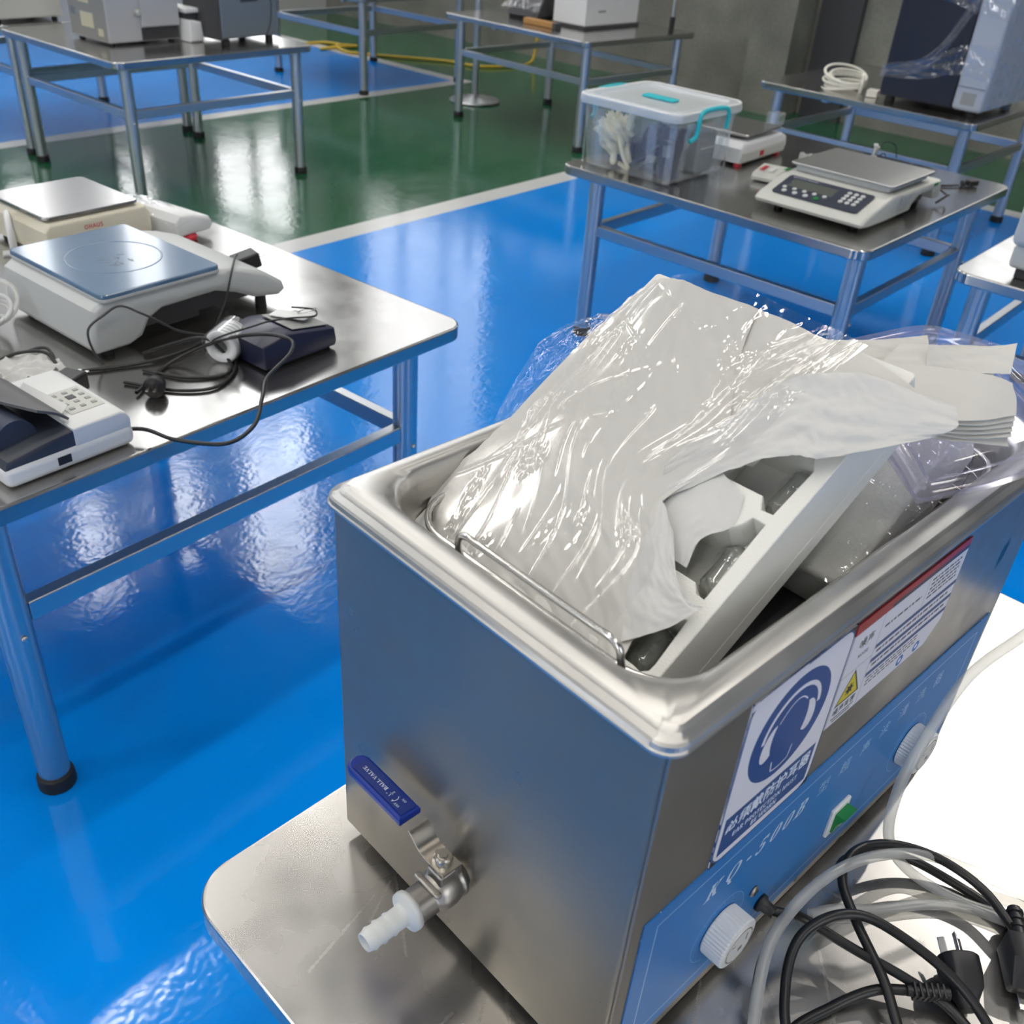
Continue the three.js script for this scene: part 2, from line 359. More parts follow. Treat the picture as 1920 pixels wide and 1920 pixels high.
const F = {
  t0: { x: -0.2753, z: -0.5484, a: rad(47.587) }, t1: { x: -0.1232, z: -1.9045, a: rad(52.853) }, t2: { x: 0.8818, z: -2.5789, a: rad(50.086) },
  t3: { x: -1.7658, z: -4.2941, a: rad(51.727) }, t4: { x: 1.081, z: -2.502, a: rad(50.5) }, t7: { x: 0.204, z: -5.863, a: rad(47.5) }, t8: { x: 1.818, z: -4.422, a: rad(49.5) },
  c: { x: 0.0998, z: -0.3932, a: rad(45.573) },
};
{ const p = toWorld(F.t3, 0.03, 0, -1.03); F.t5 = { x: p.x, z: p.z, a: F.t3.a }; }
F.t6 = { x: -1.3, z: -7.74, a: ROOM };
table(F.t0, 1, 1, 1.066, 1.06, 0.11, 0.07, 'steel table under the ultrasonic cleaner, nearest the viewer', M.nearTop);
table(F.t1, -1, -1, 1.12, 1.1, 0.13, 0.05, 'steel table with the blue-topped scale and label printer');
table(F.t2, 1, -1, 1.107, 1.065, 0.125, 0.07, 'steel table carrying the clear storage box and counting scale');
table(F.t3, 1, -1, 1.04, 1.0, 0.07, 0.06, 'steel table on green floor carrying the grey instrument with stickers');
table(F.t5, 1, -1, 1.04, 1.0, 0.07, 0.06, 'steel table on blue floor carrying the pale instrument, behind the stickered one');
table(F.t4, 1, 1, 1.06, 1.06, 0.1, 0.06, 'steel table cut by the right picture edge, sunlit corner, light grey device on it');
table({ ...F.t6, ...(() => { const p = toWorld(F.t6, -0.53, 0, 0.53); return { x: p.x, z: p.z }; })() }, 1, -1, 1.06, 1.06, 0.07, 0.07, 'far steel table whose top lies above the picture, beside yellow cable');
table(F.t7, 1, -1, 1.02, 1.17, 0.09, 0.07, 'far steel table with film-wrapped white box before the concrete wall');
table(F.t8, 1, -1, 1.06, 1.06, 0.1, 0.07, 'steel table under the tall film-wrapped analyser and white cable coil');

// ------------------------------------------------------------------ ultrasonic cleaner
// hand-drawn strokes of the printed characters, on a square of 10 by 10
const GLYPH = {
  必: [[2, 5, 1, 8], [4, 2, 5.5, 4], [3.5, 4, 3.5, 8, 4.5, 9, 8, 9, 8, 7.5], [8.5, 1.5, 6.5, 5, 1, 9.5], [8.5, 4.5, 9.5, 7]],
  须: [[3.5, 0.5, 1, 3], [3.5, 3, 1, 6], [3.8, 5.5, 1, 9.5], [5, 1, 10, 1], [7.3, 1, 6.8, 2.8], [5.5, 3, 5.5, 7.5], [5.5, 3, 9.5, 3, 9.5, 7.5], [7.5, 4, 7.3, 7, 5, 9.7], [8, 7.5, 9.8, 9.6]],
  戴: [[0.5, 1.5, 6, 1.5], [3.2, 0, 3.2, 3], [0.3, 3, 9.8, 3], [7, 0, 7.5, 6, 9.8, 9.6], [9.5, 4.5, 6, 9.5], [8.3, 0.8, 9.3, 2], [1.2, 4, 5.4, 4, 5.4, 6, 1.2, 6, 1.2, 4], [1.2, 5, 5.4, 5], [0.6, 7, 6, 7], [2.3, 6, 2.3, 8.5], [4.2, 6, 4.2, 8.5], [0.2, 8.5, 6.2, 8.5], [2, 8.7, 1, 9.8], [4.6, 8.7, 5.6, 9.8]],
  防: [[1, 0.8, 1, 10], [1, 0.8, 3.6, 0.8, 2.6, 3.5, 3.7, 5.5, 2.6, 6.6], [6.6, 0, 7.2, 1.6], [4.2, 2.2, 10, 2.2], [6.6, 2.2, 6.2, 6, 4, 9.8], [6.5, 4.8, 9.2, 4.8, 8.8, 9.4, 7.4, 9]],
  护: [[0.3, 2.5, 3.8, 2.5], [2, 0, 2, 9, 1, 9.4], [0.3, 6.2, 3.8, 5], [6.8, 0.2, 7.5, 1.6], [5, 2.4, 9.4, 2.4, 9.4, 5.6, 5, 5.6], [5, 2.4, 5, 6, 4, 9.8]],
  耳: [[0.5, 1, 9.5, 1], [2.5, 1, 2.5, 7.6], [7.2, 1, 7.2, 10], [2.5, 3.2, 7.2, 3.2], [2.5, 5.4, 7.2, 5.4], [0.3, 8, 9.8, 7.2]],
  器: [[1.2, 0.5, 4.2, 0.5, 4.2, 3, 1.2, 3, 1.2, 0.5], [5.8, 0.5, 8.8, 0.5, 8.8, 3, 5.8, 3, 5.8, 0.5], [0.5, 4.8, 9.5, 4.8], [5, 3.4, 4, 5.4, 0.6, 7], [5.4, 5, 9.5, 7], [7.2, 3.6, 8.2, 4.4], [1.2, 7, 4.2, 7, 4.2, 9.7, 1.2, 9.7, 1.2, 7], [5.8, 7, 8.8, 7, 8.8, 9.7, 5.8, 9.7, 5.8, 7]],
  型: [[0.8, 1, 5.8, 1], [0.4, 3, 6.2, 3], [2.2, 1, 1.8, 3.6, 0.6, 5.4], [4.4, 1, 4.4, 5.6], [7.4, 0.8, 7.4, 4], [9.2, 0.2, 9.2, 5.4, 8.4, 5.2], [5, 5.6, 5, 9.4], [1.6, 7.2, 8.4, 7.2], [0.4, 9.5, 9.6, 9.5]],
  超: [[0.8, 1.6, 4.4, 1.6], [2.6, 0, 2.6, 7.8], [0.4, 3.6, 4.8, 3.6], [2.6, 5.6, 4.6, 5.6], [1.2, 5, 1, 7.6, 0.2, 9.4], [1, 7.4, 3, 9, 9.8, 9.3], [5.4, 0.8, 9.4, 0.8, 9, 3.8, 8, 3.6], [7, 0.8, 6.6, 2.6, 5.2, 4], [5.8, 5, 9.2, 5, 9.2, 7.6, 5.8, 7.6, 5.8, 5]],
  声: [[0.8, 1.4, 9.2, 1.4], [5, 0, 5, 3.2], [1.8, 3.2, 8.2, 3.2], [2.2, 4.6, 8.8, 4.6, 8.8, 6.8, 2.2, 6.8], [5.4, 4.6, 5.4, 6.8], [2.2, 4.6, 2.2, 7, 0.8, 9.8]],
  波: [[1, 0.8, 2.2, 1.8], [0.4, 3.4, 1.8, 4.4], [2.2, 6, 0.6, 9.4], [4, 2.2, 9.6, 2.2, 9, 3.8], [4, 2.2, 4, 5.6, 2.8, 9.6], [6.6, 0, 6.6, 5], [4.2, 5, 8.8, 5, 7.4, 7.6, 4.6, 9.7], [5, 6, 6.6, 8, 9.8, 9.6]],
  清: [[1, 0.8, 2, 1.8], [0.4, 3.4, 1.6, 4.4], [2.2, 6, 0.6, 9.4], [3.6, 1, 9.2, 1], [6.4, 0, 6.4, 4], [4, 2.4, 8.8, 2.4], [3.2, 4, 9.8, 4], [4.6, 5.2, 4.6, 9.8], [4.6, 5.2, 8.4, 5.2, 8.4, 9.4, 7.4, 9.4], [4.6, 6.6, 8.4, 6.6], [4.6, 8, 8.4, 8]],
  洗: [[1, 0.8, 2, 1.8], [0.4, 3.4, 1.6, 4.4], [2.2, 6, 0.6, 9.4], [4.6, 0.6, 3.8, 3], [4.4, 2, 9, 2], [6.6, 0, 6.6, 4.4], [3.2, 4.6, 9.8, 4.6], [5.4, 4.8, 5.2, 7.4, 3.2, 9.8], [7.6, 4.8, 7.6, 9, 9.6, 9, 9.6, 7.6]],
  噪: [[0.4, 2, 2.6, 2, 2.6, 7, 0.4, 7, 0.4, 2], [5, 0.4, 8, 0.4, 8, 2.2, 5, 2.2, 5, 0.4], [3.6, 3, 6, 3, 6, 5, 3.6, 5, 3.6, 3], [7, 3, 9.4, 3, 9.4, 5, 7, 5, 7, 3], [3.2, 6.2, 9.8, 6.2], [6.5, 5.2, 6.5, 10], [6.3, 6.4, 3.4, 9.2], [6.7, 6.4, 9.7, 9.2]],
  有: [[0.6, 2, 9.4, 2], [4.6, 0, 3.4, 3.6, 0.6, 6.6], [3.4, 4, 3.4, 10], [3.4, 4, 8, 4, 8, 9.4, 6.8, 9.4], [3.4, 5.8, 8, 5.8], [3.4, 7.6, 8, 7.6]],
  害: [[5, 0, 5, 1.2], [0.8, 2.8, 0.8, 1.4, 9.2, 1.4, 9.2, 2.8], [2, 2.8, 8, 2.8], [2, 4.2, 8, 4.2], [0.6, 5.8, 9.4, 5.8], [5, 2, 5, 6.8], [2.4, 7, 7.6, 7, 7.6, 9.7, 2.4, 9.7, 2.4, 7]],
};
function glyphs(g, text, x, y, size, step, lw, slant = 0) {
  g.save(); g.lineWidth = lw; g.lineCap = 'round'; g.lineJoin = 'round';
  [...text].forEach((ch, i) => {
    for (const s of GLYPH[ch] ?? []) {
      g.beginPath();
      for (let k = 0; k < s.length; k += 2) { const px = x + i * step + s[k] * size / 10 + slant * (10 - s[k + 1]) * size / 10, py = y + s[k + 1] * size / 10; k ? g.lineTo(px, py) : g.moveTo(px, py); }
      g.stroke();
    }
  });
  g.restore();
}
const CW = 0.3344, CL = 0.5664, CB = 0.0179, CT = 0.4004;
const cl = thing('ultrasonic_cleaner', 'stainless steel ultrasonic cleaner with blue control panel and drain valve on the near table', 'ultrasonic cleaner', F.c, 0, H, 0);
part(cl, 'body', worldUV(ringLoft(0, CL, -CW, 0, [{ d: 0, y: CB, r: 0.005 }, { d: 0, y: 0.392, r: 0.005 }], 5, false, true)), M.body);
part(cl, 'seam', join(box(0.0012, 0.366, 0.0016)), M.brass, 0.0012, 0.203, 0.0002, 0, Math.PI / 4, 0);
part(cl, 'base_pan', tf(box(CL - 0.06, 0.01, CW - 0.05), CL / 2, 0.0125, -CW / 2), M.steel);
for (const [x, z] of [[0.05, -0.05], [CL - 0.05, -0.05], [0.05, -CW + 0.05], [CL - 0.05, -CW + 0.05]]) part(cl, 'rubber_foot', cyl(0.014, 0.016, CB, 16), M.rubber, x, CB / 2, z);
part(cl, 'rim', worldUV(ringLoft(0, CL, -CW, 0, [
  { d: 0.001, y: 0.3865, r: 0.012 }, { d: 0.0058, y: 0.3862, r: 0.017 }, { d: 0.0072, y: 0.3875, r: 0.018 }, { d: 0.0072, y: 0.3895, r: 0.018 }, { d: 0.0060, y: 0.3905, r: 0.017 }, { d: 0.0058, y: 0.3945, r: 0.017 }, { d: 0.0044, y: 0.3962, r: 0.016 }, { d: 0.0012, y: 0.3972, r: 0.014 },
  { d: -0.0005, y: 0.3985, r: 0.013 }, { d: -0.0028, y: 0.4018, r: 0.013 }, { d: -0.006, y: 0.4036, r: 0.016 }, { d: -0.012, y: 0.404, r: 0.03 }, { d: -0.0168, y: 0.4036, r: 0.042 }, { d: -0.0205, y: 0.4012, r: 0.048 }, { d: -0.0226, y: 0.3965, r: 0.05 }, { d: -0.0232, y: 0.389, r: 0.05 }], 10)), M.rim);
const tank = part(cl, 'tank', ringLoft(0, CL, -CW, 0, [{ d: -0.0232, y: 0.389, r: 0.05 }, { d: -0.0245, y: 0.25, r: 0.05 }, { d: -0.027, y: 0.222, r: 0.048 }, { d: -0.038, y: 0.206, r: 0.04 }, { d: -0.05, y: 0.203, r: 0.03 }], 10, true), M.tank);
{
  const pw = 0.5355, ph = 0.1745, px0 = 0.0163, py0 = 0.0335;
  const map = canvasTex(2048, 668, (g, w, h) => {
    const k = w / pw, X = (u) => (u - px0) * k, Y = (y) => h - (y - py0) * k;
    g.fillStyle = '#2a78bf'; g.fillRect(0, 0, w, h);
    g.strokeStyle = 'rgba(205,222,240,0.85)'; g.lineWidth = 4; g.strokeRect(X(0.0342), Y(0.1925), 0.4995 * k, 0.1455 * k);
    g.fillStyle = '#c9d9ea'; g.textBaseline = 'middle'; g.textAlign = 'center';
    g.font = 'italic bold 88px serif';
    [['K', 0.104], ['Q', 0.130], ['-', 0.151], ['5', 0.168], ['0', 0.187], ['0', 0.205], ['B', 0.224]].forEach(([c, u]) => { g.save(); g.translate(X(u), Y(0.167)); g.transform(1, 0, -0.18, 1, 0, 0); g.fillText(c, 0, 0); g.restore(); });
    g.strokeStyle = '#a9c6e2';
    [...'型超声波清洗器'].forEach((c, i) => glyphs(g, c, X(0.2515 + i * 0.0345), Y(0.1775), 62, 0, 4));
    g.strokeStyle = 'rgba(150,190,228,0.75)'; g.lineWidth = 3;
    for (const u of [0.132, 0.446]) { g.beginPath(); g.arc(X(u), Y(0.095), 0.0345 * k, Math.PI * 0.62, Math.PI * 2.38); g.stroke(); for (let i = 0; i <= 12; i++) { const t = Math.PI * (0.75 + i * 0.125); g.beginPath(); g.moveTo(X(u) + Math.cos(t) * 0.0305 * k, Y(0.095) + Math.sin(t) * 0.0305 * k); g.lineTo(X(u) + Math.cos(t) * 0.033 * k, Y(0.095) + Math.sin(t) * 0.033 * k); g.stroke(); } }
  });
  M.panelPrint = phys(lin(1, 1, 1), 0.38, { map, specularIntensity: 0.35 });
  part(cl, 'control_panel', box(pw, ph, 0.001), M.panelPrint, px0 + pw / 2, py0 + ph / 2, 0.0007).userData.label = 'blue printed control panel';
  // ear protection sign
  const sign = canvasTex(816, 1050, (g, w, h) => {
    g.fillStyle = '#1f4a86'; g.beginPath(); g.roundRect(0, 0, w, h, 90); g.fill();
    g.fillStyle = '#e6e4ea'; g.beginPath(); g.roundRect(10, 10, w - 20, h - 20, 82); g.fill();
    g.fillStyle = '#e6e4ea'; g.fillRect(0, 0, w * 0.5, 40);
    g.fillStyle = '#1d4c8c'; g.beginPath(); g.arc(w / 2, 372, 310, 0, 7); g.fill();
    g.fillStyle = '#e6e4ea'; g.beginPath(); g.arc(w / 2, 372, 236, Math.PI * 1.02, Math.PI * 1.98); g.arc(w / 2, 372, 210, Math.PI * 1.98, Math.PI * 1.02, true); g.fill();
    g.beginPath(); g.ellipse(w / 2 - 150, 400, 62, 108, 0.25, 0, 7); g.fill(); g.beginPath(); g.ellipse(w / 2 + 150, 400, 62, 108, -0.25, 0, 7); g.fill();
    g.fillStyle = '#1d4c8c'; g.beginPath(); g.ellipse(w / 2, 390, 142, 190, 0, 0, 7); g.fill(); g.fillRect(w / 2 - 76, 500, 152, 130);
    g.strokeStyle = '#e6e4ea'; g.lineWidth = 9; g.beginPath(); g.moveTo(w / 2 - 110, 300); g.quadraticCurveTo(w / 2, 150, w / 2 + 100, 270); g.moveTo(w / 2 - 80, 560); g.lineTo(w / 2 - 66, 630); g.quadraticCurveTo(w / 2, 655, w / 2 + 70, 625); g.lineTo(w / 2 + 84, 550); g.stroke();
    g.fillStyle = '#1d4c8c'; g.fillRect(40, 735, w - 80, 262);
    g.strokeStyle = '#e6edf6'; glyphs(g, '必须戴防护耳器', 62, 768, 88, 100, 12);
    g.fillStyle = '#dfe8f3'; g.font = 'bold 48px sans-serif'; g.textAlign = 'center'; g.fillText('EAR PROTECTION MUST', w / 2, 926); g.fillText('BE WORN', w / 2, 980);
  });
  M.signPrint = phys(lin(1, 1, 1), 0.32, { map: sign, specularIntensity: 0.35 });
  const s1 = part(cl, 'warning_sign', box(0.1275, 0.164, 0.0012), M.signPrint, 0.151, 0.290, 0.0008);
  s1.userData.label = 'blue and white ear protection sign';
  const card = canvasTex(1024, 600, (g, w, h) => {
    g.fillStyle = '#dedde4'; g.fillRect(0, 0, w, h);
    g.fillStyle = '#a3262c'; g.fillRect(0, 0, w, 62); g.fillStyle = '#23304a'; g.fillRect(300, 40, w - 300, 24);
    g.strokeStyle = '#4a4a58'; g.lineWidth = 2; g.strokeRect(2, 62, w - 4, h - 64);
    const L = (a, b, c, d) => { g.beginPath(); g.moveTo(a, b); g.lineTo(c, d); g.stroke(); };
    L(255, 62, 255, h); L(660, 62, 660, 240); L(0, 300, 255, 300);
    g.strokeStyle = '#30343f'; glyphs(g, '噪声', 78, 120, 56, 62, 6);
    g.fillStyle = '#30343f'; g.font = 'bold 30px sans-serif'; g.textAlign = 'center'; g.fillText('NOISE', 140, 235);
    g.fillStyle = '#d6c21c'; g.strokeStyle = '#22221c'; g.lineWidth = 9; g.beginPath(); g.moveTo(128, 318); g.lineTo(222, 482); g.lineTo(34, 482); g.closePath(); g.fill(); g.stroke();
    g.fillStyle = '#22221c'; g.beginPath(); for (let i = 0; i < 16; i++) { const r = i % 2 ? 20 : 40, t = i * Math.PI / 8; g.lineTo(128 + r * Math.cos(t), 425 + r * Math.sin(t)); } g.fill();
    g.strokeStyle = '#30343f'; glyphs(g, '噪声有害', 34, 500, 42, 48, 5); g.fillRect(34, 556, 190, 8); g.fillRect(50, 574, 150, 8);
    g.fillStyle = '#23407a'; for (const y of [246, 330, 414]) g.fillRect(262, y, w - 262, 26);
    g.fillStyle = '#4d4a55';
    const rows = (x0, x1, ys, th) => ys.forEach((y, j) => { let x = x0; while (x < x1) { const l = 14 + ((x * 7 + j * 31) % 40); g.fillRect(x, y, Math.min(l, x1 - x), th); x += l + 9; } });
    rows(290, 620, [150], 14); rows(690, 980, [92, 118, 144, 170, 196], 13); rows(290, 960, [290], 16); rows(290, 980, [372], 16); rows(290, 760, [454, 476, 498], 10);
    g.fillStyle = '#2b6cb8'; for (const x of [640, 800]) { g.beginPath(); g.arc(x, 552, 32, 0, 7); g.fill(); }
    g.fillStyle = '#dfe6f2'; for (const x of [640, 800]) { g.beginPath(); g.arc(x, 552, 14, 0, 7); g.fill(); }
  });
  M.cardPrint = phys(lin(1, 1, 1), 0.32, { map: card, specularIntensity: 0.35 });
  const sc = new THREE.Shape(); [[0, 0], [0.158, 0], [0.18, 0.02], [0.18, 0.1055], [0, 0.1055]].forEach((p, i) => (i ? sc.lineTo(...p) : sc.moveTo(...p)));
  const cg = new THREE.ExtrudeGeometry(sc, { depth: 0.0012, bevelEnabled: false });
  { const p = cg.attributes.position, uv = cg.attributes.uv; for (let i = 0; i < p.count; i++) uv.setXY(i, p.getX(i) / 0.18, p.getY(i) / 0.1055); }
  part(cl, 'hazard_card', cg, M.cardPrint, 0.2165, 0.264, 0.0003).userData.label = 'white noise hazard card with red heading';
  // knobs
  const ridged = (() => { const s = new THREE.Shape(), n = 44; for (let i = 0; i < n * 2; i++) { const t = i * Math.PI / n, r = i % 2 ? 0.0229 : 0.0238; i ? s.lineTo(r * Math.cos(t), r * Math.sin(t)) : s.moveTo(r, 0); } return s; })();
  const knobGeo = new THREE.ExtrudeGeometry(ridged, { depth: 0.0175, bevelEnabled: true, bevelThickness: 0.0015, bevelSize: 0.0015, bevelOffset: -0.0015, bevelSegments: 2 });
  const capTex = canvasTex(256, 256, (g, w) => { g.fillStyle = '#d9dad8'; g.fillRect(0, 0, w, w); g.strokeStyle = '#6c6e70'; g.lineWidth = 9; g.beginPath(); g.arc(w / 2, w / 2, w * 0.46, 0.3, 5.2); g.stroke(); g.fillStyle = '#5a5550'; g.fillRect(150, 92, 34, 40); g.fillStyle = '#3f4042'; g.font = 'bold 42px sans-serif'; g.fillText('2', 78, 205); g.fillRect(70, 60, 60, 12); });
  M.knobCap = std(lin(1, 1, 1), 0.4, { map: capTex });
  for (const u of [0.132, 0.446]) {
    const k = part(cl, 'knob', knobGeo, M.white, u, 0.095, 0.003);
    part(k, 'knob_cap', tf(cyl(0.0185, 0.0185, 0.0012, 32), 0, 0, 0, Math.PI / 2), M.knobCap, 0, 0, 0.0194);
  }
  const sw = part(cl, 'power_switch', box(0.031, 0.036, 0.004, 0.0015), M.white, 0.315, 0.088, 0.003);
  const rk = part(sw, 'rocker', profile([[-0.0125, 0], [0.0125, 0], [0.0125, 0.011], [0, 0.0045], [-0.0125, 0.003]], 0.021, 0.0008), M.green, 0, 0, 0.001, Math.PI / 2, 0, Math.PI / 2);
  rk.rotation.set(0, -Math.PI / 2, 0); rk.rotation.set(Math.PI / 2, 0, 0); rk.rotateY(Math.PI / 2);
  part(rk, 'mark', new THREE.TorusGeometry(0.0024, 0.0003, 5, 16), M.paleGrey, -0.006, 0.0042, 0, -Math.PI / 2 - 0.1, 0, 0);
  const scr = part(cl, 'screw', tf(lathe([[0, 0], [0.0055, 0], [0.0052, 0.002], [0.003, 0.0032], [0, 0.0034]], 16), 0, 0, 0, Math.PI / 2), M.brass, 0.181, 0.0975, 0.001);
  part(scr, 'slot', box(0.006, 0.0012, 0.0008), M.blackPlastic, 0, 0, 0.0033, 0, 0, 0.5);
  part(cl, 'cable_gland', tf(lathe([[0, 0], [0.0085, 0], [0.0085, 0.004], [0.006, 0.006], [0.0055, 0.016], [0, 0.016]], 16), 0, 0, 0, Math.PI / 2), M.blackPlastic, 0.202, 0.063, 0.001);
}
{ // drain valve on the left face: its axis runs along -x
  const v = new THREE.Group(); v.name = 'ball_valve'; v.position.set(0, 0.108, -0.166); cl.add(v);
  const ax = (g) => tf(g, 0, 0, 0, 0, 0, Math.PI / 2);      // a lathe turned to run along -x
  part(v, 'valve_body', ax(lathe([[0.0115, -0.006], [0.0115, 0.004], [0.0165, 0.005], [0.017, 0.0085], [0.0155, 0.0095], [0.0165, 0.012], [0.0178, 0.018], [0.0178, 0.024], [0.0165, 0.03], [0.0135, 0.034], [0.0135, 0.037]], 36)), M.brass);
  part(v, 'hex_end', ax(tf(join(cyl(0.0165, 0.0165, 0.015, 6), tf(cyl(0.0145, 0.0165, 0.003, 6), 0, 0.009, 0)), 0, 0.0435, 0)), M.brass);
  part(v, 'lock_tab', join(box(0.006, 0.004, 0.03, 0.0019), tf(cyl(0.0022, 0.0022, 0.0045, 12), 0, 0.0002, 0.0105), tf(cyl(0.0022, 0.0022, 0.0045, 12), 0, 0.0002, -0.0105)), M.brass, -0.036, 0.0165, 0.001);
  part(v, 'stem_neck', join(tf(box(0.018, 0.012, 0.018, 0.002), 0, 0.019, 0), tf(cyl(0.0075, 0.0085, 0.008, 20), 0, 0.026, 0), tf(box(0.006, 0.013, 0.008, 0.001), 0.009, 0.0235, 0.006)), M.brass, -0.0205, 0, 0);
  part(v, 'nut', tf(join(cyl(0.0082, 0.0088, 0.0075, 6), tf(cyl(0.0068, 0.0082, 0.0014, 6), 0, 0.0044, 0), tf(cyl(0.0042, 0.0044, 0.0034, 18), 0, 0.0058, 0)), 0, 0.0355, 0), M.lever, -0.0205, 0, 0);
  // lever: flat strip that rises, then runs level towards -z
  const strip = [[0.012, 0.0305], [-0.010, 0.0305], [-0.020, 0.0335], [-0.032, 0.0435], [-0.040, 0.0455], [-0.118, 0.0455]];
  const path = new THREE.CatmullRomCurve3(strip.map(([z, y]) => V3(0, y, z)), false, 'centripetal');
  const lever = (wA, th, from, to, n, round) => { const L = [], R = []; for (let i = 0; i <= n; i++) { const t = from + (to - from) * i / n, p = path.getPoint(t), e = round ? Math.min(1, (1 - i / n) * 5) : 1, w = wA * Math.sqrt(1 - (1 - e) ** 2) + 1e-4; L.push([-w, p.y, p.z]); R.push([w, p.y, p.z]); } return sheet(L, R, null, null, n, 1, th); };
  part(v, 'lever', lever(0.0095, 0.002, 0, 0.62, 24), M.lever, -0.0205, 0.001, 0);
  const sl = new THREE.Shape(); { const w = 0.0108, l = 0.079; sl.moveTo(-w, 0); sl.lineTo(w, 0); sl.lineTo(w, -l + w); sl.absarc(0, -l + w, w, 0, -Math.PI, true); sl.lineTo(-w, 0); }
  const sg = plate(sl, 0.0095, 0.0026, 10); sg.translate(0, -0.0048, 0);
  const sleeve = part(v, 'lever_sleeve', sg, M.blueVinyl, -0.0205, 0.0455, -0.042);
  const txt = canvasTex(768, 176, (g, w, h) => {
    g.clearRect(0, 0, w, h); g.fillStyle = '#14307c'; g.fillRect(0, 0, w, h); g.fillStyle = '#cdd3df'; g.textBaseline = 'middle';
    g.font = 'bold 58px serif'; g.fillText('BALL VALVE', 330, 92); g.font = 'bold 40px serif'; g.fillText('1', 250, 68); g.fillRect(244, 92, 40, 4); g.fillText('2', 250, 118); g.fillText('″', 288, 70);
    g.strokeStyle = '#cdd3df'; g.lineWidth = 7; g.beginPath(); g.arc(222, 88, 50, 2.2, 4.1); g.stroke(); g.beginPath(); g.moveTo(196, 30); g.lineTo(204, 56); g.lineTo(178, 54); g.fill();
    g.font = 'bold 34px serif'; g.fillText('OFF', 92, 44); g.fillText('ON', 90, 136);
  });
  txt.flipY = true;
  M.sleevePrint = std(lin(1, 1, 1), 0.3, { map: txt });
  const pg = new THREE.PlaneGeometry(0.066, 0.0142); pg.rotateX(-Math.PI / 2); pg.rotateY(Math.PI / 2);
  part(v, 'sleeve_lettering', pg, M.sleevePrint, -0.0205, 0.04555 + 0.0054, -0.0775);
  part(v, 'hose_barb', ax(lathe([[0.005, 0.046], [0.0125, 0.05], [0.0165, 0.052], [0.017, 0.055], [0.0165, 0.058], [0.0105, 0.0595], [0.0092, 0.062], [0.0090, 0.070], [0.0100, 0.0735], [0.0091, 0.0745], [0.0091, 0.080], [0.0102, 0.0835], [0.0090, 0.085], [0.0090, 0.0885], [0.0098, 0.0915], [0.0086, 0.094], [0.0078, 0.0975], [0.0064, 0.0975], [0.006, 0.090], [0, 0.090]], 32)), M.nylon);
}

// ------------------------------------------------------------------ what lies in the cleaner's tank
const TILT = Math.atan2(0.143, 0.255);
function tilted(name, label, category, x, y, tilt = TILT, group) {       // x along the slope, y out of it, z across
  const g = thing(name, label, category, F.c, x, H + y, 0, 0, group);
  g.quaternion.setFromAxisAngle(V3(0, 1, 0), F.c.a).multiply(new THREE.Quaternion().setFromAxisAngle(V3(0, 0, 1), tilt));
  return g;
}
const inTank = (name, label, category, group) => thing(name, label, category, F.c, 0, H, 0, 0, group);
const wob = (a, f, ox = 0) => (s, t) => a * (noiseA(s * f + ox, t * f) + 0.5 * noiseB(s * f * 2.7, t * f * 2.7 + ox));
{
  const b = inTank('wire_basket', 'steel wire basket hanging inside the cleaner tank', 'basket');
  const ring = (y, i, r) => { const c = new THREE.Path(rrect(0.046 + i, 0.535 - i, -0.303 + i, -0.034 - i, 0.045).getPoints(8)); return tube(c.getSpacedPoints(90).slice(0, 90).map((p) => [p.x, y, p.y]), r, true, 180, 6); };
  part(b, 'rim_wire', ring(0.374, 0, 0.0028), M.wire);
  for (let k = 0; k < 5; k++) part(b, 'ring_wire', ring(0.356 - k * 0.024, 0.002, 0.0012), M.wire);
  const up = [], pts = rrect(0.048, 0.533, -0.301, -0.036, 0.043).getSpacedPoints(60);
  for (const p of pts) up.push(tf(cyl(0.0012, 0.0012, 0.154, 6), p.x, 0.296, p.y));
  for (let x = 0.09; x < 0.52; x += 0.03) up.push(tf(cyl(0.0012, 0.0012, 0.262, 6), x, 0.219, -0.168, Math.PI / 2));
  const um = part(b, 'upright_wires', join(up), M.wire); um.userData.kind = 'stuff';
  part(b, 'handle', tube([[0.047, 0.36, -0.222], [0.037, 0.378, -0.222], [0.031, 0.396, -0.2215], [0.0308, 0.4035, -0.2195], [0.0306, 0.4075, -0.213], [0.0306, 0.4078, -0.2], [0.0306, 0.4078, -0.15], [0.0306, 0.4078, -0.09], [0.0306, 0.4075, -0.074], [0.0308, 0.4035, -0.0675], [0.031, 0.396, -0.0655], [0.037, 0.378, -0.065], [0.047, 0.36, -0.065]], 0.0026, false, 120, 10), M.wire);
}
{
  const k = inTank('filler_parcel', 'added dark filler parcel in crinkled film, standing for shade at the tank bottom', 'parcel');
  part(k, 'parcel_body', tf(box(0.36, 0.066, 0.2, 0.012), 0.3, 0.254, -0.18), M.darkGrey);  // added support, dark grey in place of the shaded tank interior
  part(k, 'film_wrap', sheet([[0.12, 0.29, -0.285], [0.3, 0.3, -0.285], [0.485, 0.29, -0.285]].reverse(), [[0.12, 0.25, -0.045], [0.3, 0.262, -0.04], [0.485, 0.25, -0.045]].reverse(), null, null, 60, 40, 0, wob(0.006, 9)), M.bag);
}
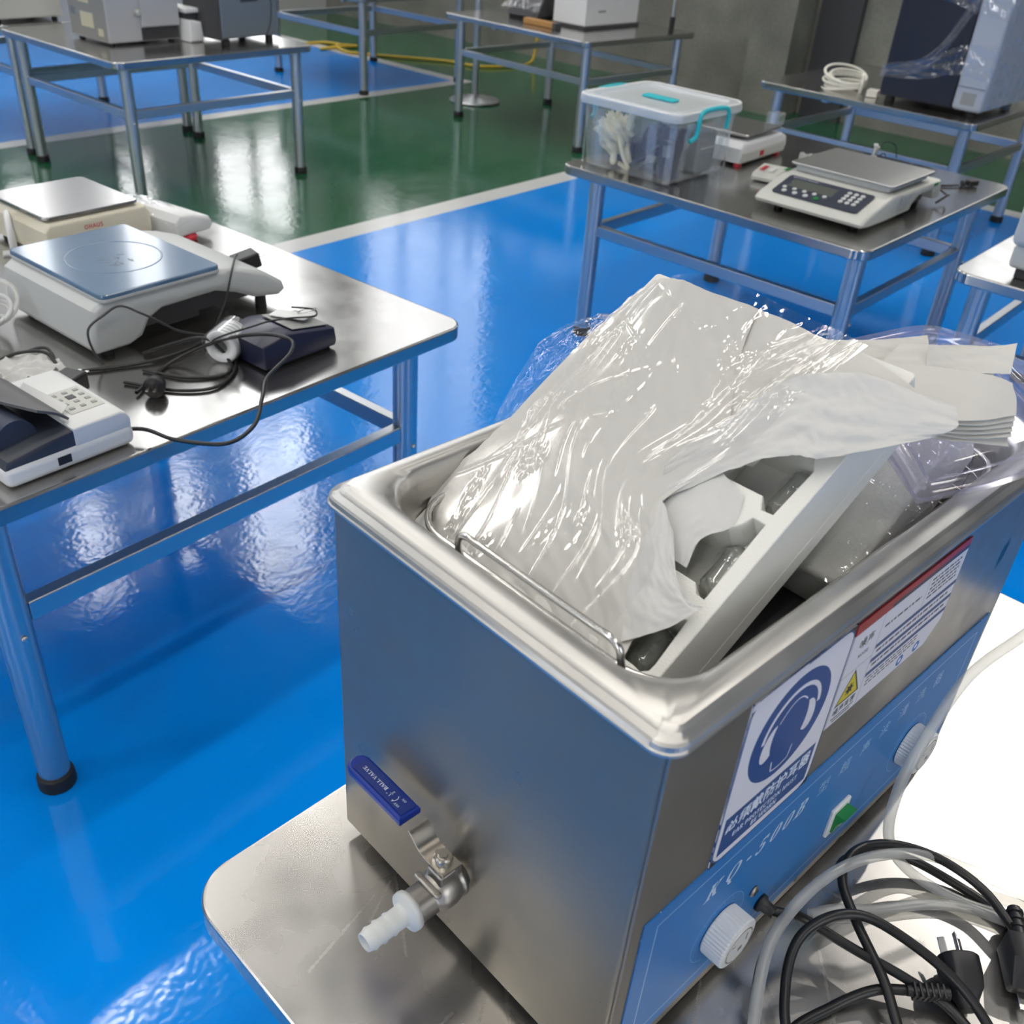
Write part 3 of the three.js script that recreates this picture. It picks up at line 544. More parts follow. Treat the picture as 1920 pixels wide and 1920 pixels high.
{
  const t = tilted('foam_tray', 'white polystyrene tray leaning in the tank with cut-out pockets', 'foam tray', 0.07, 0.362);
  const s = rrect(-0.012, 0.302, -0.31, -0.06, 0.004);
  const hole = (pts) => { const h = new THREE.Path(); pts.forEach((p, i) => (i ? h.lineTo(...p) : h.moveTo(...p))); s.holes.push(h); };
  hole([[-0.003, -0.081], [-0.004, -0.074], [0.0, -0.0695], [0.006, -0.069], [0.044, -0.072], [0.046, -0.13], [-0.002, -0.13]].reverse());
  hole([[0.064, -0.08], [0.0635, -0.0725], [0.135, -0.074], [0.1352, -0.085], [0.126, -0.088], [0.119, -0.094], [0.118, -0.14], [0.072, -0.14], [0.071, -0.086]].reverse());
  hole([[0.145, -0.0745], [0.19, -0.0725], [0.203, -0.08], [0.203, -0.14], [0.154, -0.14], [0.1545, -0.09], [0.144, -0.084]].reverse());
  hole([[0.283, -0.078], [0.285, -0.0735], [0.294, -0.074], [0.295, -0.088], [0.285, -0.09]].reverse());
  part(t, 'tray', worldUV(join(tf(plate(s, 0.046, 0.0012), 0, -0.0465, 0), tf(plate(rrect(-0.012, 0.302, -0.31, -0.06, 0.004), 0.016, 0.001), 0, -0.0622, 0))), M.foam);
}
M.greyGlass = phys(lin(0.26, 0.27, 0.25), 0.12, { clearcoat: 1, clearcoatRoughness: 0.05 });
[[0.02, -0.092, 'small grey film-wrapped glass part in lowest tray pocket'], [0.1, -0.087, 'grey film-wrapped glass part in the middle tray pocket'], [0.178, -0.086, 'grey film-wrapped glass part in the tray pocket under tissue']].forEach(([s, v, l], i) => {
  const g = tilted('wrapped_glass', l, 'glassware', 0.07, 0.362, TILT, 'wrapped glass parts in the foam tray');
  const c = new THREE.CapsuleGeometry(0.0105, i ? 0.026 : 0.018, 12, 30); c.rotateZ(Math.PI / 2);
  const p = c.attributes.position; for (let k = 0; k < p.count; k++) { const f = 1 + 0.16 * noiseA(p.getX(k) * 110 + i * 5, p.getZ(k) * 190 + p.getY(k) * 110) + 0.1 * noiseB(p.getX(k) * 300, p.getZ(k) * 300); p.setXYZ(k, p.getX(k), p.getY(k) * f, p.getZ(k) * f); }
  c.computeVertexNormals();
  part(g, 'glass_body', c, M.greyGlass, s, -0.03, v);
  part(g, 'film_twist', tf(lathe([[0.006, 0], [0.011, 0.004], [0.0135, 0.012], [0.012, 0.02], [0.005, 0.026], [0.009, 0.034]], 12), 0, 0, 0, 0, 0, -Math.PI / 2), M.bag, s - 0.006, -0.03, v);
});
{
  const p = tilted('backing_paper', 'grey-white paper under the film at the upper right of the tray', 'paper', 0.07, 0.362);
  part(p, 'paper_sheet', sheet([[0.16, 0.0012, -0.24], [0.16, 0.0012, -0.15], [0.17, 0.002, -0.11]], [[0.301, 0.002, -0.24], [0.301, 0.0025, -0.16], [0.288, 0.002, -0.096]], null, null, 30, 30, 0.0003, wob(0.0006, 4, 3)), M.paper);
}
const mainPaper = tilted('filter_paper', 'large cream filter paper over the foam tray', 'paper', 0.07, 0.362);
part(mainPaper, 'paper_sheet', sheet(
  [[-0.014, -0.006, -0.303], [-0.017, -0.004, -0.2], [-0.016, -0.003, -0.12], [-0.006, 0.001, -0.088]],
  [[0.262, 0.002, -0.309], [0.287, 0.004, -0.3], [0.2965, 0.006, -0.285], [0.299, 0.004, -0.255], [0.3, 0.003, -0.2]],
  [[-0.014, -0.006, -0.303], [0.005, 0.001, -0.3075], [0.03, 0.002, -0.316], [0.072, 0.006, -0.308], [0.1, 0.002, -0.311], [0.2, 0.003, -0.312], [0.262, 0.002, -0.309]],
  [[-0.006, 0.001, -0.088], [0.03, 0.002, -0.098], [0.07, 0.004, -0.118], [0.1, 0.006, -0.143], [0.16, 0.004, -0.135], [0.25, 0.003, -0.182], [0.3, 0.003, -0.2]],
  70, 90, 0.0003, (s, t) => 0.0016 + 0.0016 * noiseA(s * 3, t * 3) + 0.001 * noiseB(s * 9 + t * 6, t * 8) + 0.006 * Math.exp(-(((s - 0.1) / 0.05) ** 2) - ((t - 0.25) / 0.12) ** 2)), M.paper);
{
  const p = tilted('paper_corner', 'curled loose paper corner standing over the lowest tray pockets', 'paper', 0.07, 0.362);
  part(p, 'paper_sheet', sheet([[0.004, 0.004, -0.097], [0.024, 0.006, -0.08], [0.046, 0.012, -0.066], [0.054, 0.0115, -0.0635]], [[0.112, 0.004, -0.152], [0.106, 0.012, -0.14], [0.094, 0.014, -0.125], [0.09, 0.014, -0.118]],
    [[0.004, 0.004, -0.097], [0.05, 0.004, -0.125], [0.112, 0.004, -0.152]], [[0.054, 0.0115, -0.0635], [0.052, 0.012, -0.073], [0.061, 0.013, -0.091], [0.09, 0.014, -0.118]], 30, 30, 0.0003, wob(0.0012, 3, 9)), M.tissue);
  const q = tilted('inner_tissue', 'white tissue tucked into the foam tray below the flap', 'tissue', 0.07, 0.362);
  part(q, 'tissue_sheet', sheet([[0.07, 0.002, -0.15], [0.076, 0.001, -0.12], [0.078, -0.004, -0.1]], [[0.165, 0.004, -0.15], [0.152, 0.003, -0.12], [0.146, 0.0005, -0.1]], null, [[0.078, -0.004, -0.1], [0.1, 0.0005, -0.104], [0.122, 0.0005, -0.092], [0.146, 0.0005, -0.1]], 24, 24, 0.0003, wob(0.0008, 4, 2)), M.tissue);
  const f = tilted('tissue_flap', 'white tissue flap lifted across the tray edge', 'tissue', 0.07, 0.362);
  part(f, 'tissue_sheet', sheet(
    [[0.108, 0.006, -0.148], [0.16, 0.008, -0.118], [0.186, 0.013, -0.087], [0.192, 0.014, -0.071], [0.216, 0.012, -0.046], [0.252, 0.008, -0.016]],
    [[0.14, 0.0075, -0.166], [0.2, 0.0075, -0.15], [0.245, 0.016, -0.125], [0.262, 0.022, -0.096], [0.27, 0.02, -0.076], [0.281, 0.0085, -0.018]],
    null, [[0.252, 0.008, -0.016], [0.266, 0.0085, -0.008], [0.281, 0.0085, -0.018]], 60, 30, 0.0003, (s, t) => 0.0022 * noiseA(s * 4, t * 3 + 7) + 0.0009 * noiseB(s * 13, t * 9)), M.tissue);
  const d = tilted('grey_paper', 'greyish paper sheet sliding out between flap and folded stack', 'paper', 0.07, 0.362);
  part(d, 'paper_sheet', sheet([[0.255, 0.004, -0.12], [0.262, 0.0035, -0.07], [0.262, 0.004, -0.014]], [[0.3, 0.004, -0.13], [0.296, 0.0035, -0.09], [0.274, 0.004, -0.0135]], null, null, 20, 10, 0.0003, wob(0.0006, 3, 5)), M.paper);
}
{ // cling film drawn over the tray, full of creases
  const f = tilted('cling_film', 'glossy creased cling film stretched over paper and foam tray', 'cling film', 0.07, 0.362);
  const creases = [];
  for (let i = 0; i < 110; i++) {
    const dense = i > 58;
    const cx = dense ? 0.62 + rnd() * 0.38 : rnd(), cy = dense ? 0.45 + rnd() * 0.55 : rnd(), a = (dense ? 0.3 : -0.22) + (rnd() - 0.5) * (i % 6 ? 0.45 : 2.6);
    creases.push([cx, cy, Math.cos(a), Math.sin(a), 0.06 + rnd() * (i % 3 ? 0.14 : 0.4), 0.004 + rnd() * 0.007, (0.00013 + rnd() * 0.00042) * (rnd() < 0.75 ? 1 : -0.6)]);
  }
  const wr = (t, s) => {                                // s: up the slope, t: across it
    const patch = Math.max(0, noiseB(s * 3.1 + 4, (t - 0.22 * s) * 5.5) - 0.42);
    let h = 0.0085 + 0.00045 * noiseB(s * 3, t * 3) + patch * (0.0009 * noiseA(s * 22, t * 24) + 0.0004 * noiseB(s * 50, t * 44));
    for (const [cx, cy, dx, dy, l, w, a] of creases) { const x = s - cx, y = t - cy, u = (x * dx + y * dy) / l, d = Math.abs(x * dy - y * dx) / w; if (d < 1 && u > -1 && u < 1) h += a * (1 - d * d) ** 2 * (1 - u * u); }
    return h;
  };
  part(f, 'film_sheet', sheet(
    [[-0.008, 0.0, -0.3], [-0.01, 0, -0.2], [-0.008, 0.001, -0.105]], [[0.27, 0.003, -0.3], [0.302, 0.006, -0.27], [0.304, 0.004, -0.15], [0.3, 0.003, -0.1]],
    [[-0.008, 0, -0.3], [0.1, 0.002, -0.306], [0.2, 0.003, -0.306], [0.27, 0.003, -0.3]], [[-0.008, 0.001, -0.105], [0.06, 0.003, -0.112], [0.1, 0.005, -0.144], [0.17, 0.006, -0.118], [0.235, 0.006, -0.112], [0.3, 0.003, -0.1]], 230, 260, 0, wr), M.film);
}
{ // film bag behind the paper, over the left rim
  const b = inTank('plastic_bag', 'clear crumpled plastic bag bulging out behind the cream paper', 'bag');
  part(b, 'bag_film', sheet(
    [[0.118, 0.33, -0.296], [0.16, 0.39, -0.308], [0.21, 0.425, -0.315], [0.27, 0.46, -0.318], [0.318, 0.482, -0.318]],
    [[0.128, 0.352, -0.306], [0.155, 0.395, -0.326], [0.178, 0.418, -0.335], [0.205, 0.441, -0.34], [0.234, 0.457, -0.348], [0.29, 0.458, -0.356], [0.33, 0.452, -0.356]],
    null, null, 90, 40, 0, (s, t) => 0.0035 * noiseA(s * 6, t * 3) + 0.0022 * Math.abs(noiseB(s * 15, t * 5)) + 0.0008 * noiseA(s * 40, t * 12)), M.bag);
}
{ // wrapped foam block on the right
  const b = tilted('wrapped_block', 'white foam block sealed in clear film, right of the tray', 'foam block', 0.285, 0.34, 0.555);
  part(b, 'foam_core', worldUV(tf(box(0.2, 0.066, 0.19, 0.006), 0.1, -0.034, -0.142)), M.foam);
  part(b, 'film_wrap', sheet([[-0.006, 0.002, -0.23], [-0.006, 0.002, -0.14], [-0.006, 0.002, -0.03]], [[0.205, 0.002, -0.23], [0.206, 0.003, -0.14], [0.2, 0.002, -0.024]], null, [[-0.006, 0.002, -0.03], [0.05, 0.004, -0.038], [0.1, 0.001, -0.03], [0.2, 0.002, -0.024]], 100, 100, 0, (s, t) => { let h = 0.0015 + 0.0009 * noiseB(s * 7, t * 6) + 0.0007 * Math.abs(noiseA(s * 24, t * 16)); if (s > 0.84) h += 0.002 * noiseA(t * 30, s * 14); return h; }), M.film);
}
{ // shallow clear lid hanging over the right rim
  const l = inTank('plastic_lid', 'translucent lilac plastic lid resting on the right rim of the cleaner', 'tray');
  const B = [[0.352, 0.398, -0.036], [0.40, 0.413, 0.0], [0.46, 0.428, 0.026], [0.505, 0.436, 0.034]], T = [[0.395, 0.468, -0.176], [0.445, 0.48, -0.148], [0.484, 0.486, -0.124], [0.503, 0.482, -0.106], [0.53, 0.474, -0.07]];
  const lid = sheet(B, T, null, null, 40, 40, 0.0012, (s, t) => { const d = Math.min(s, 1 - s, t, 1 - t); return d < 0.06 ? 0.004 : d < 0.09 ? 0.0 : d < 0.16 ? -0.004 : -0.001; });
  part(l, 'lid_shell', lid, M.lilac);
  const mix = (a, b, t) => a.map((v, i) => v + (b[i] - v) * t), Bp = new THREE.CatmullRomCurve3(B.map((p) => V3(...p))), Tp = new THREE.CatmullRomCurve3(T.map((p) => V3(...p)));
  const at = (s, t) => mix(Bp.getPoint(s).toArray(), Tp.getPoint(s).toArray(), t);
  for (const k of [0.03, 0.12]) part(l, 'rib', tube([...[...Array(9)].map((_, i) => at(k + (1 - 2 * k) * i / 8, k)), ...[...Array(6)].map((_, i) => at(1 - k, k + (1 - 2 * k) * (i + 1) / 6)), ...[...Array(8)].map((_, i) => at(1 - k - (1 - 2 * k) * (i + 1) / 8, 1 - k)), ...[...Array(5)].map((_, i) => at(k, 1 - k - (1 - 2 * k) * (i + 1) / 6))], 0.0014, true, 160, 6), M.lilac);
}
// folded filter papers on top of the block and lid
const stackLabels = ['top', 'second', 'third', 'fourth', 'fifth', 'lowest'];
stackLabels.forEach((w, k) => {
  const p = inTank('folded_paper', `cream folded filter paper, ${w} in the stack at the cleaner's right end`, 'paper', 'folded filter papers in the tank');
  const y = -0.0036 * k, o = 0.0011 * k, e = k === 5 ? 0.004 : 0;
  part(p, 'paper_sheet', sheet(
    [[0.312, 0.488 + y, -0.077], [0.330 + o, 0.485 + y, -0.036 + o], [0.352 + o, 0.4835 + y, -0.016 + o], [0.392 - o * 1.5, 0.482 + y - e, -0.001 + o]], [[0.345, 0.502 + y, -0.097], [0.379, 0.502 + y, -0.059], [0.404, 0.5 + y, -0.028], [0.411 - o, 0.4965 + y, -0.0175]], null,
    [[0.392 - o * 1.5, 0.482 + y - e, -0.001 + o], [0.404 - o, 0.489 + y, -0.0085], [0.411 - o, 0.4965 + y, -0.0175]], 24, 10, 0.0008, wob(0.0004, 3, k)), M.paper);
});
[[[[0.356, 0.493, -0.112], [0.392, 0.494, -0.074]], [[0.352, 0.5, -0.147], [0.38, 0.5035, -0.118], [0.407, 0.511, -0.09]], 'white loose sheet behind the folded stack, left of the right-hand sheet'],
 [[[0.375, 0.4945, -0.07], [0.414, 0.503, -0.022]], [[0.389, 0.5115, -0.08], [0.415, 0.511, -0.058], [0.443, 0.516, -0.034]], 'white loose sheet at far right behind the folded stack, corner pointing up'],
 [[[0.345, 0.4925, -0.1], [0.405, 0.5, -0.03]], [[0.385, 0.5075, -0.1], [0.428, 0.512, -0.05]], 'middle loose sheet lying between the two white sheets behind the stack']].forEach(([b, t, label], k) => {
  const p = inTank('loose_paper', label, 'paper', 'loose paper sheets behind the stack');
  part(p, 'paper_sheet', sheet(b.map(([x, y, z]) => [x, y - k * 0.0008, z]), t.map(([x, y, z]) => [x, y - k * 0.0008, z]), null, null, 20, 10, 0.0003, wob(0.0008, 2.5, 4 + k)), M.paper);
});

// ------------------------------------------------------------------ hose and power cords on the near table
{
  const h = thing('clear_hose', 'milky plastic hose looping in front of the cleaner panel', 'hose', F.c, 0, H, 0);
  part(h, 'hose_upper', tube([[0.62, 0.25, 0.08], [0.534, 0.24, 0.052], [0.507, 0.225, 0.042], [0.456, 0.2, 0.028], [0.400, 0.16, 0.0275], [0.369, 0.11, 0.03], [0.366, 0.05, 0.04], [0.382, 0.012, 0.064], [0.394, 0.006, 0.113], [0.416, 0.006, 0.156], [0.435, 0.006, 0.19]], 0.0051, false, 160, 14), M.hose);
  part(h, 'hose_lower', tube([[0.09, 0.0055, 0.085], [0.112, 0.03, 0.065], [0.175, 0.055, 0.031], [0.228, 0.065, 0.025], [0.305, 0.06, 0.034], [0.38, 0.04, 0.065], [0.429, 0.015, 0.109], [0.449, 0.006, 0.157], [0.455, 0.006, 0.2]], 0.0051, false, 140, 14), M.hose);
  part(h, 'hose_end', tube([[0.27, 0.0055, 0.025], [0.29, 0.0055, 0.036], [0.322, 0.0055, 0.063], [0.367, 0.0055, 0.094], [0.394, 0.0055, 0.123], [0.41, 0.0055, 0.16]], 0.0051, false, 80, 14), M.hose);
}
const plugBody = () => { // three-pin plug lying with its pins along +x
  const s = []; const pr = [[-0.026, 0.007], [-0.018, 0.0095], [-0.008, 0.0155], [0.003, 0.0175], [0.017, 0.018], [0.0185, 0.0165]];
  s.push(ringLoft(-0.0001, 0.0001, -0.0001, 0.0001, pr.map(([x, r]) => ({ d: r, y: x, r: r * 0.85 })), 8, true, true));
  return s[0];
};
{
  const c = thing('mains_cable', 'black mains cable leaving the cleaner panel with three-pin plug', 'power cord', F.c, 0, H, 0);
  const w = (pts) => tube(pts.map(([x, y, z]) => [x, Math.max(y, 0.0056), z]), 0.0045, false, pts.length * 14, 12);
  part(c, 'cable', w([[0.202, 0.063, 0.012], [0.21, 0.061, 0.022], [0.222, 0.052, 0.024], [0.234, 0.042, 0.034], [0.251, 0.03, 0.075], [0.269, 0.02, 0.119], [0.279, 0.012, 0.157], [0.272, 0.006, 0.19], [0.245, 0.0045, 0.22], [0.2, 0.0045, 0.2], [0.17, 0.006, 0.14], [0.149, 0.012, 0.084], [0.175, 0.03, 0.055], [0.207, 0.05, 0.042], [0.24, 0.0585, 0.05], [0.267, 0.055, 0.069], [0.286, 0.042, 0.114], [0.292, 0.028, 0.157], [0.281, 0.012, 0.199], [0.25, 0.006, 0.235], [0.19, 0.0045, 0.22], [0.15, 0.0045, 0.17], [0.135, 0.006, 0.12], [0.154, 0.0055, 0.078], [0.204, 0.0085, 0.088], [0.243, 0.0145, 0.106], [0.262, 0.0165, 0.124], [0.27, 0.0175, 0.132]]), M.cord);
  part(c, 'cable_tail', w([[0.214, 0.058, 0.024], [0.196, 0.05, 0.026], [0.17, 0.038, 0.032], [0.15, 0.02, 0.045], [0.132, 0.006, 0.062], [0.112, 0.005, 0.085], [0.1, 0.005, 0.12]]), M.cord);
  const pl = new THREE.Group(); pl.name = 'plug'; pl.position.set(0.306, 0.0205, 0.152); c.add(pl);   // lies on its side, pins pointing away
  pl.quaternion.setFromRotationMatrix(new THREE.Matrix4().makeBasis(V3(0.7, 0, 0.714), V3(0.69, 0.2, -0.677).normalize(), V3(0.7, 0, 0.714).cross(V3(0.69, 0.2, -0.677).normalize())));
  part(pl, 'plug_body', plugBody(), M.blackPlastic);
  [[0, 0.0075], [-0.0075, -0.0045], [0.0075, -0.0045]].forEach(([x, z], i) => part(pl, 'pin', box(0.0065, 0.021, 0.0016, 0.0007), M.wire, x, 0.027, z, 0, i ? (i === 1 ? -0.5 : 0.5) : Math.PI / 2, 0));
  part(pl, 'strain_relief', join(tf(cyl(0.0045, 0.0065, 0.036, 14), 0, 0, 0, 0, 0, Math.PI / 2), ...[...Array(6)].map((_, i) => tf(box(0.0026, 0.0125, 0.0125, 0.001), -0.012 + i * 0.005, 0, 0))), M.blackPlastic, -0.034, -0.014, 0.002);
  const d = thing('appliance_cable', 'second black cable curving to a plug at the right table end', 'power cord', F.c, 0, H, 0);
  part(d, 'cable', w([[0.2, 0.0045, 0.21], [0.222, 0.0045, 0.15], [0.251, 0.022, 0.107], [0.271, 0.04, 0.062], [0.291, 0.05, 0.034], [0.318, 0.055, 0.027], [0.355, 0.05, 0.039], [0.395, 0.035, 0.076], [0.406, 0.025, 0.122], [0.392, 0.02, 0.161]]), M.cord);
  part(d, 'cable_return', w([[0.298, 0.046, 0.026], [0.328, 0.034, 0.022], [0.383, 0.02, 0.05], [0.407, 0.0075, 0.097], [0.409, 0.0055, 0.148], [0.392, 0.0045, 0.18]]), M.cord);
  const e = new THREE.Group(); e.name = 'plug'; e.position.set(0.384, 0.017, 0.170); e.rotation.y = 3.71; d.add(e);
  part(e, 'strain_relief', join(tf(cyl(0.006, 0.0068, 0.03, 14), 0, 0, 0, 0, 0, Math.PI / 2), ...[0, 1, 2].map((i) => tf(cyl(0.0078, 0.0078, 0.003, 14), -0.01 + i * 0.008, 0, 0, 0, 0, Math.PI / 2))), M.blackPlastic, -0.018, 0.004, 0);
  part(e, 'plug_body', profile([[0, -0.016], [0.045, -0.012], [0.05, 0.003], [0.03, 0.02], [0, 0.014]], 0.03, 0.004), M.blackPlastic);
  part(e, 'pin', box(0.018, 0.0015, 0.0065, 0.0006), M.wire, 0.055, -0.006, 0.004);
}

// ------------------------------------------------------------------ left table: scales, printer, leads
const cordThing = (name, label, frame, pts, r = 0.0028, mat = M.cord, cat = 'cable') => { const g = thing(name, label, cat, frame, 0, H, 0); part(g, 'cable', tube(pts, r, false, pts.length * 12, 8), mat); return g; };
const at = (f, name, label, cat, x, z, turn = 0, group) => thing(name, label, cat, f, x, H, z, turn, group);
{
  const s = at(F.t1, 'weighing_scale', 'light grey weighing scale with blue film-covered platter', 'scale', -0.42, -0.4825);
  part(s, 'housing', profile([[-0.217, 0.024], [-0.21, 0.012], [-0.145, 0.012], [-0.118, 0.022], [-0.1, 0.05], [-0.07, 0.064], [0.05, 0.066], [0.1, 0.05], [0.14, 0.03], [0.2, 0.02], [0.218, 0.03], [0.212, 0.048], [0.17, 0.077], [0.12, 0.095], [0.08, 0.104], [0.06, 0.106], [-0.19, 0.106], [-0.21, 0.094]], 0.318, 0.014), M.paleGrey);
  part(s, 'underside', tf(box(0.28, 0.03, 0.27), 0, 0.045, 0), M.darkGrey);
  part(s, 'connector_board', tf(box(0.08, 0.02, 0.03, 0.002), -0.02, 0.028, 0.118), M.darkGrey);
  const pf = part(s, 'platter', plate(rrect(-0.192, 0.06, -0.1625, 0.1625, 0.014), 0.011, 0.003), M.platterBlue = phys(lin(0.085, 0.17, 0.29), 0.16, { clearcoat: 0.6, clearcoatRoughness: 0.08 }), 0, 0.109, 0);
  part(pf, 'platter_edge', tf(plate(rrect(-0.1925, 0.0605, -0.163, 0.163, 0.014), 0.006, 0.001), 0, -0.003, 0), M.paleGrey);
  part(pf, 'pressed_ring', tf(new THREE.TorusGeometry(0.088, 0.0022, 8, 72), 0, 0, 0, Math.PI / 2), M.platterBlue, -0.066, 0.0098, 0);
  const sm = []; for (let i = 0; i < 14; i++) sm.push(tf(box(0.014, 0.0003, 0.0014), (rnd() - 0.5) * 0.05, 0, (rnd() - 0.5) * 0.05, 0, rnd() * 3, 0));
  part(pf, 'scuff_marks', join(sm), M.slate, -0.07, 0.0112, 0.02);
  for (const [x, z] of [[-0.18, 0.13], [-0.18, -0.13], [0.17, 0.13], [0.17, -0.13]]) part(s, 'rubber_foot', cyl(0.011, 0.012, 0.024, 14), M.rubber, x, 0.012, z);
}
{
  const s = at(F.t1, 'bench_scale', 'cream bench scale with bare steel pan and red lettering', 'scale', -0.29, -0.95);
  part(s, 'housing', profile([[-0.155, 0.014], [0.085, 0.014], [0.1, 0.026], [0.1, 0.07], [0.088, 0.086], [-0.145, 0.086], [-0.158, 0.07]], 0.262, 0.008), M.cream);
  const pan = part(s, 'pan', plate(rrect(-0.15, 0.08, -0.122, 0.122, 0.016), 0.008, 0.0025), M.panSteel = std(lin(0.5, 0.49, 0.48), 0.22, { metalness: 1 }), 0, 0.091, 0);
  part(s, 'pan_support', tf(box(0.16, 0.008, 0.17), -0.035, 0.088, 0), M.darkGrey);
  for (const [x, z] of [[-0.13, 0.1], [-0.13, -0.1], [0.075, -0.1], [0.075, 0.1]]) part(s, 'foot', cyl(0.012, 0.014, 0.014, 14), M.rubber, x, 0.007, z);
  const t = canvasTex(256, 64, (g, w, h) => { g.fillStyle = '#dcd8c6'; g.fillRect(0, 0, w, h); g.fillStyle = '#c2343c'; g.font = 'bold 50px sans-serif'; g.textAlign = 'center'; g.fillText('OHAUS', w / 2, 50); });
  part(s, 'name_print', new THREE.PlaneGeometry(0.07, 0.0175), std(lin(1, 1, 1), 0.45, { map: t }), -0.045, 0.066, 0.1314);
  const k = at(F.t1, 'scale_display', 'white curved display housing beside the cream bench scale', 'display', -0.125, -0.865, 0.12);
  part(k, 'housing', profile([[-0.05, 0.014], [0.05, 0.014], [0.06, 0.028], [0.05, 0.046], [0, 0.06], [-0.04, 0.066], [-0.052, 0.05]], 0.2, 0.01), M.white);
  part(k, 'levelling_foot', lathe([[0, 0], [0.018, 0], [0.021, 0.006], [0.02, 0.012], [0.012, 0.016], [0, 0.016]], 20), M.red, -0.01, 0, 0.085).userData.label = 'red round levelling foot';
  part(k, 'foot', cyl(0.014, 0.016, 0.016, 14), M.rubber, 0, 0.008, -0.07);
  part(k, 'clear_cover', sheet([[-0.055, 0.04, 0.104], [0, 0.052, 0.107], [0.062, 0.03, 0.104]], [[-0.055, 0.07, -0.1], [0, 0.07, -0.102], [0.062, 0.035, -0.1]], null, null, 20, 24, 0, wob(0.003, 4, 6)), M.bag);
}
{
  const p = at(F.t1, 'label_printer', 'white and charcoal label printer at the table edge', 'printer', -0.852, -0.13);
  part(p, 'base', tf(box(0.206, 0.034, 0.206, 0.012), 0, 0.019, 0), M.white);
  part(p, 'top_case', profile([[0.006, 0.03], [0.1, 0.03], [0.101, 0.045], [0.094, 0.058], [0.085, 0.0625], [0.006, 0.0625]], 0.2, 0.004), M.white);
  part(p, 'roll_bay', profile([[-0.1, 0.032], [0.014, 0.032], [0.012, 0.06], [-0.03, 0.056], [-0.095, 0.046]], 0.198, 0.003), M.charcoal = std(lin(0.035, 0.042, 0.06), 0.45));
  part(p, 'paper_roll', tf(cyl(0.03, 0.03, 0.15, 32), 0, 0, 0, Math.PI / 2), M.navyGrey, -0.06, 0.056, -0.01);
  part(p, 'roll_lid', sheet([[-0.03, 0.1, 0.082], [-0.005, 0.088, 0.085], [0.015, 0.07, 0.08]], [[-0.1, 0.098, -0.1], [-0.03, 0.1, -0.1], [0.012, 0.068, -0.1]], null, null, 20, 12, 0.004), M.midGrey2 = std(lin(0.075, 0.075, 0.08), 0.5));
  part(p, 'paper_slip', sheet([[0.006, 0.062, 0.06], [0.03, 0.075, 0.05]], [[0.006, 0.062, -0.06], [0.02, 0.076, -0.06]], null, null, 4, 4, 0.0004), M.white);
  const pad = part(p, 'keypad', tf(box(0.056, 0.0012, 0.082, 0.0005), 0, 0, 0), M.offWhite, 0.056, 0.063, 0.02);
  for (let i = 0; i < 3; i++) for (let j = 0; j < 4; j++) part(pad, 'button', box(i === 1 && j === 1 ? 0.013 : 0.008, 0.0016, i === 1 && j === 1 ? 0.013 : 0.007, 0.0006), i === 1 && j === 1 ? M.darkGrey : M.midGrey, -0.018 + i * 0.018, 0.001, -0.028 + j * 0.018);
  part(p, 'port', box(0.021, 0.013, 0.003), M.blackPlastic, -0.015, 0.02, 0.1022);
}
{
  const d = at(F.t1, 'card_terminal', 'dark navy desktop device with grey top beside the table edge', 'device', -0.362, -0.148);
  part(d, 'case', profile([[-0.085, 0.006], [0.082, 0.006], [0.086, 0.016], [0.082, 0.042], [-0.03, 0.06], [-0.088, 0.05]], 0.118, 0.004), M.navy);
  part(d, 'top_plate', tf(box(0.086, 0.002, 0.09, 0.001), 0.034, 0.0528, 0, 0, 0, -0.16), M.midGrey);
  part(d, 'foot_strip', tf(box(0.15, 0.006, 0.1), 0, 0.003, 0), M.rubber);
  const c = at(F.t1, 'white_card', 'small white card lying on the navy device', 'card', -0.325, -0.16);
  part(c, 'card_sheet', plate(rrect(-0.026, 0.026, -0.036, 0.036, 0.008), 0.0015), M.white, 0, 0.0575, 0, 0, 0.5, -0.16);
  part(c, 'wire_loop', tf(new THREE.TorusGeometry(0.018, 0.0012, 6, 32), 0, 0, 0, Math.PI / 2 - 0.3), M.steel, 0.03, 0.062, 0.01);
  const r = at(F.t1, 'tape_roll', 'clear plastic-wrapped white roll beside the navy device', 'tape roll', -0.452, -0.19, 0.5);
  part(r, 'roll', tf(lathe([[0.013, -0.03], [0.029, -0.03], [0.031, -0.026], [0.031, 0.026], [0.029, 0.03], [0.013, 0.03], [0.013, -0.03]], 32), 0, 0.032, 0, 0, 0, Math.PI / 2), M.white);
  for (let i = 0; i < 5; i++) part(r, 'ridge', tf(new THREE.TorusGeometry(0.0314, 0.0012, 6, 36), -0.022 + i * 0.011, 0.032, 0, 0, Math.PI / 2), M.paleGrey);
  part(r, 'wrap', tf(new THREE.CylinderGeometry(0.034, 0.0335, 0.072, 24, 4, true), 0, 0.034, 0, 0, 0, Math.PI / 2), M.bag);
  part(r, 'wrap_end', tf(lathe([[0.034, 0], [0.03, 0.006], [0.018, 0.012], [0.008, 0.026], [0.012, 0.034]], 20), 0.036, 0.034, 0, 0, 0, -Math.PI / 2), M.bag);
}
const adapter = (x, z, turn, label, tip = 0) => {
  const g = at(F.t1, 'power_adapter', label, 'power adapter', x, z, turn, 'power adapters on the left table');
  part(g, 'case', tf(box(0.058, 0.034, 0.044, 0.005), 0, 0.018 + tip * 0.006, 0, 0, 0, tip * 0.35), M.blackPlastic);
  for (const s of [-1, 1]) part(g, 'pin', box(0.018, 0.0015, 0.006), M.wire, 0.037, 0.024 + tip * 0.012, s * 0.007, 0, 0, tip * 0.35);
  return g;
};
adapter(-0.15, -0.53, -0.25, 'black wall adapter with two bright pins beyond the blue-topped scale', 0.6);
adapter(-0.735, -0.25, 0.4, 'black power adapter lying behind the label printer');
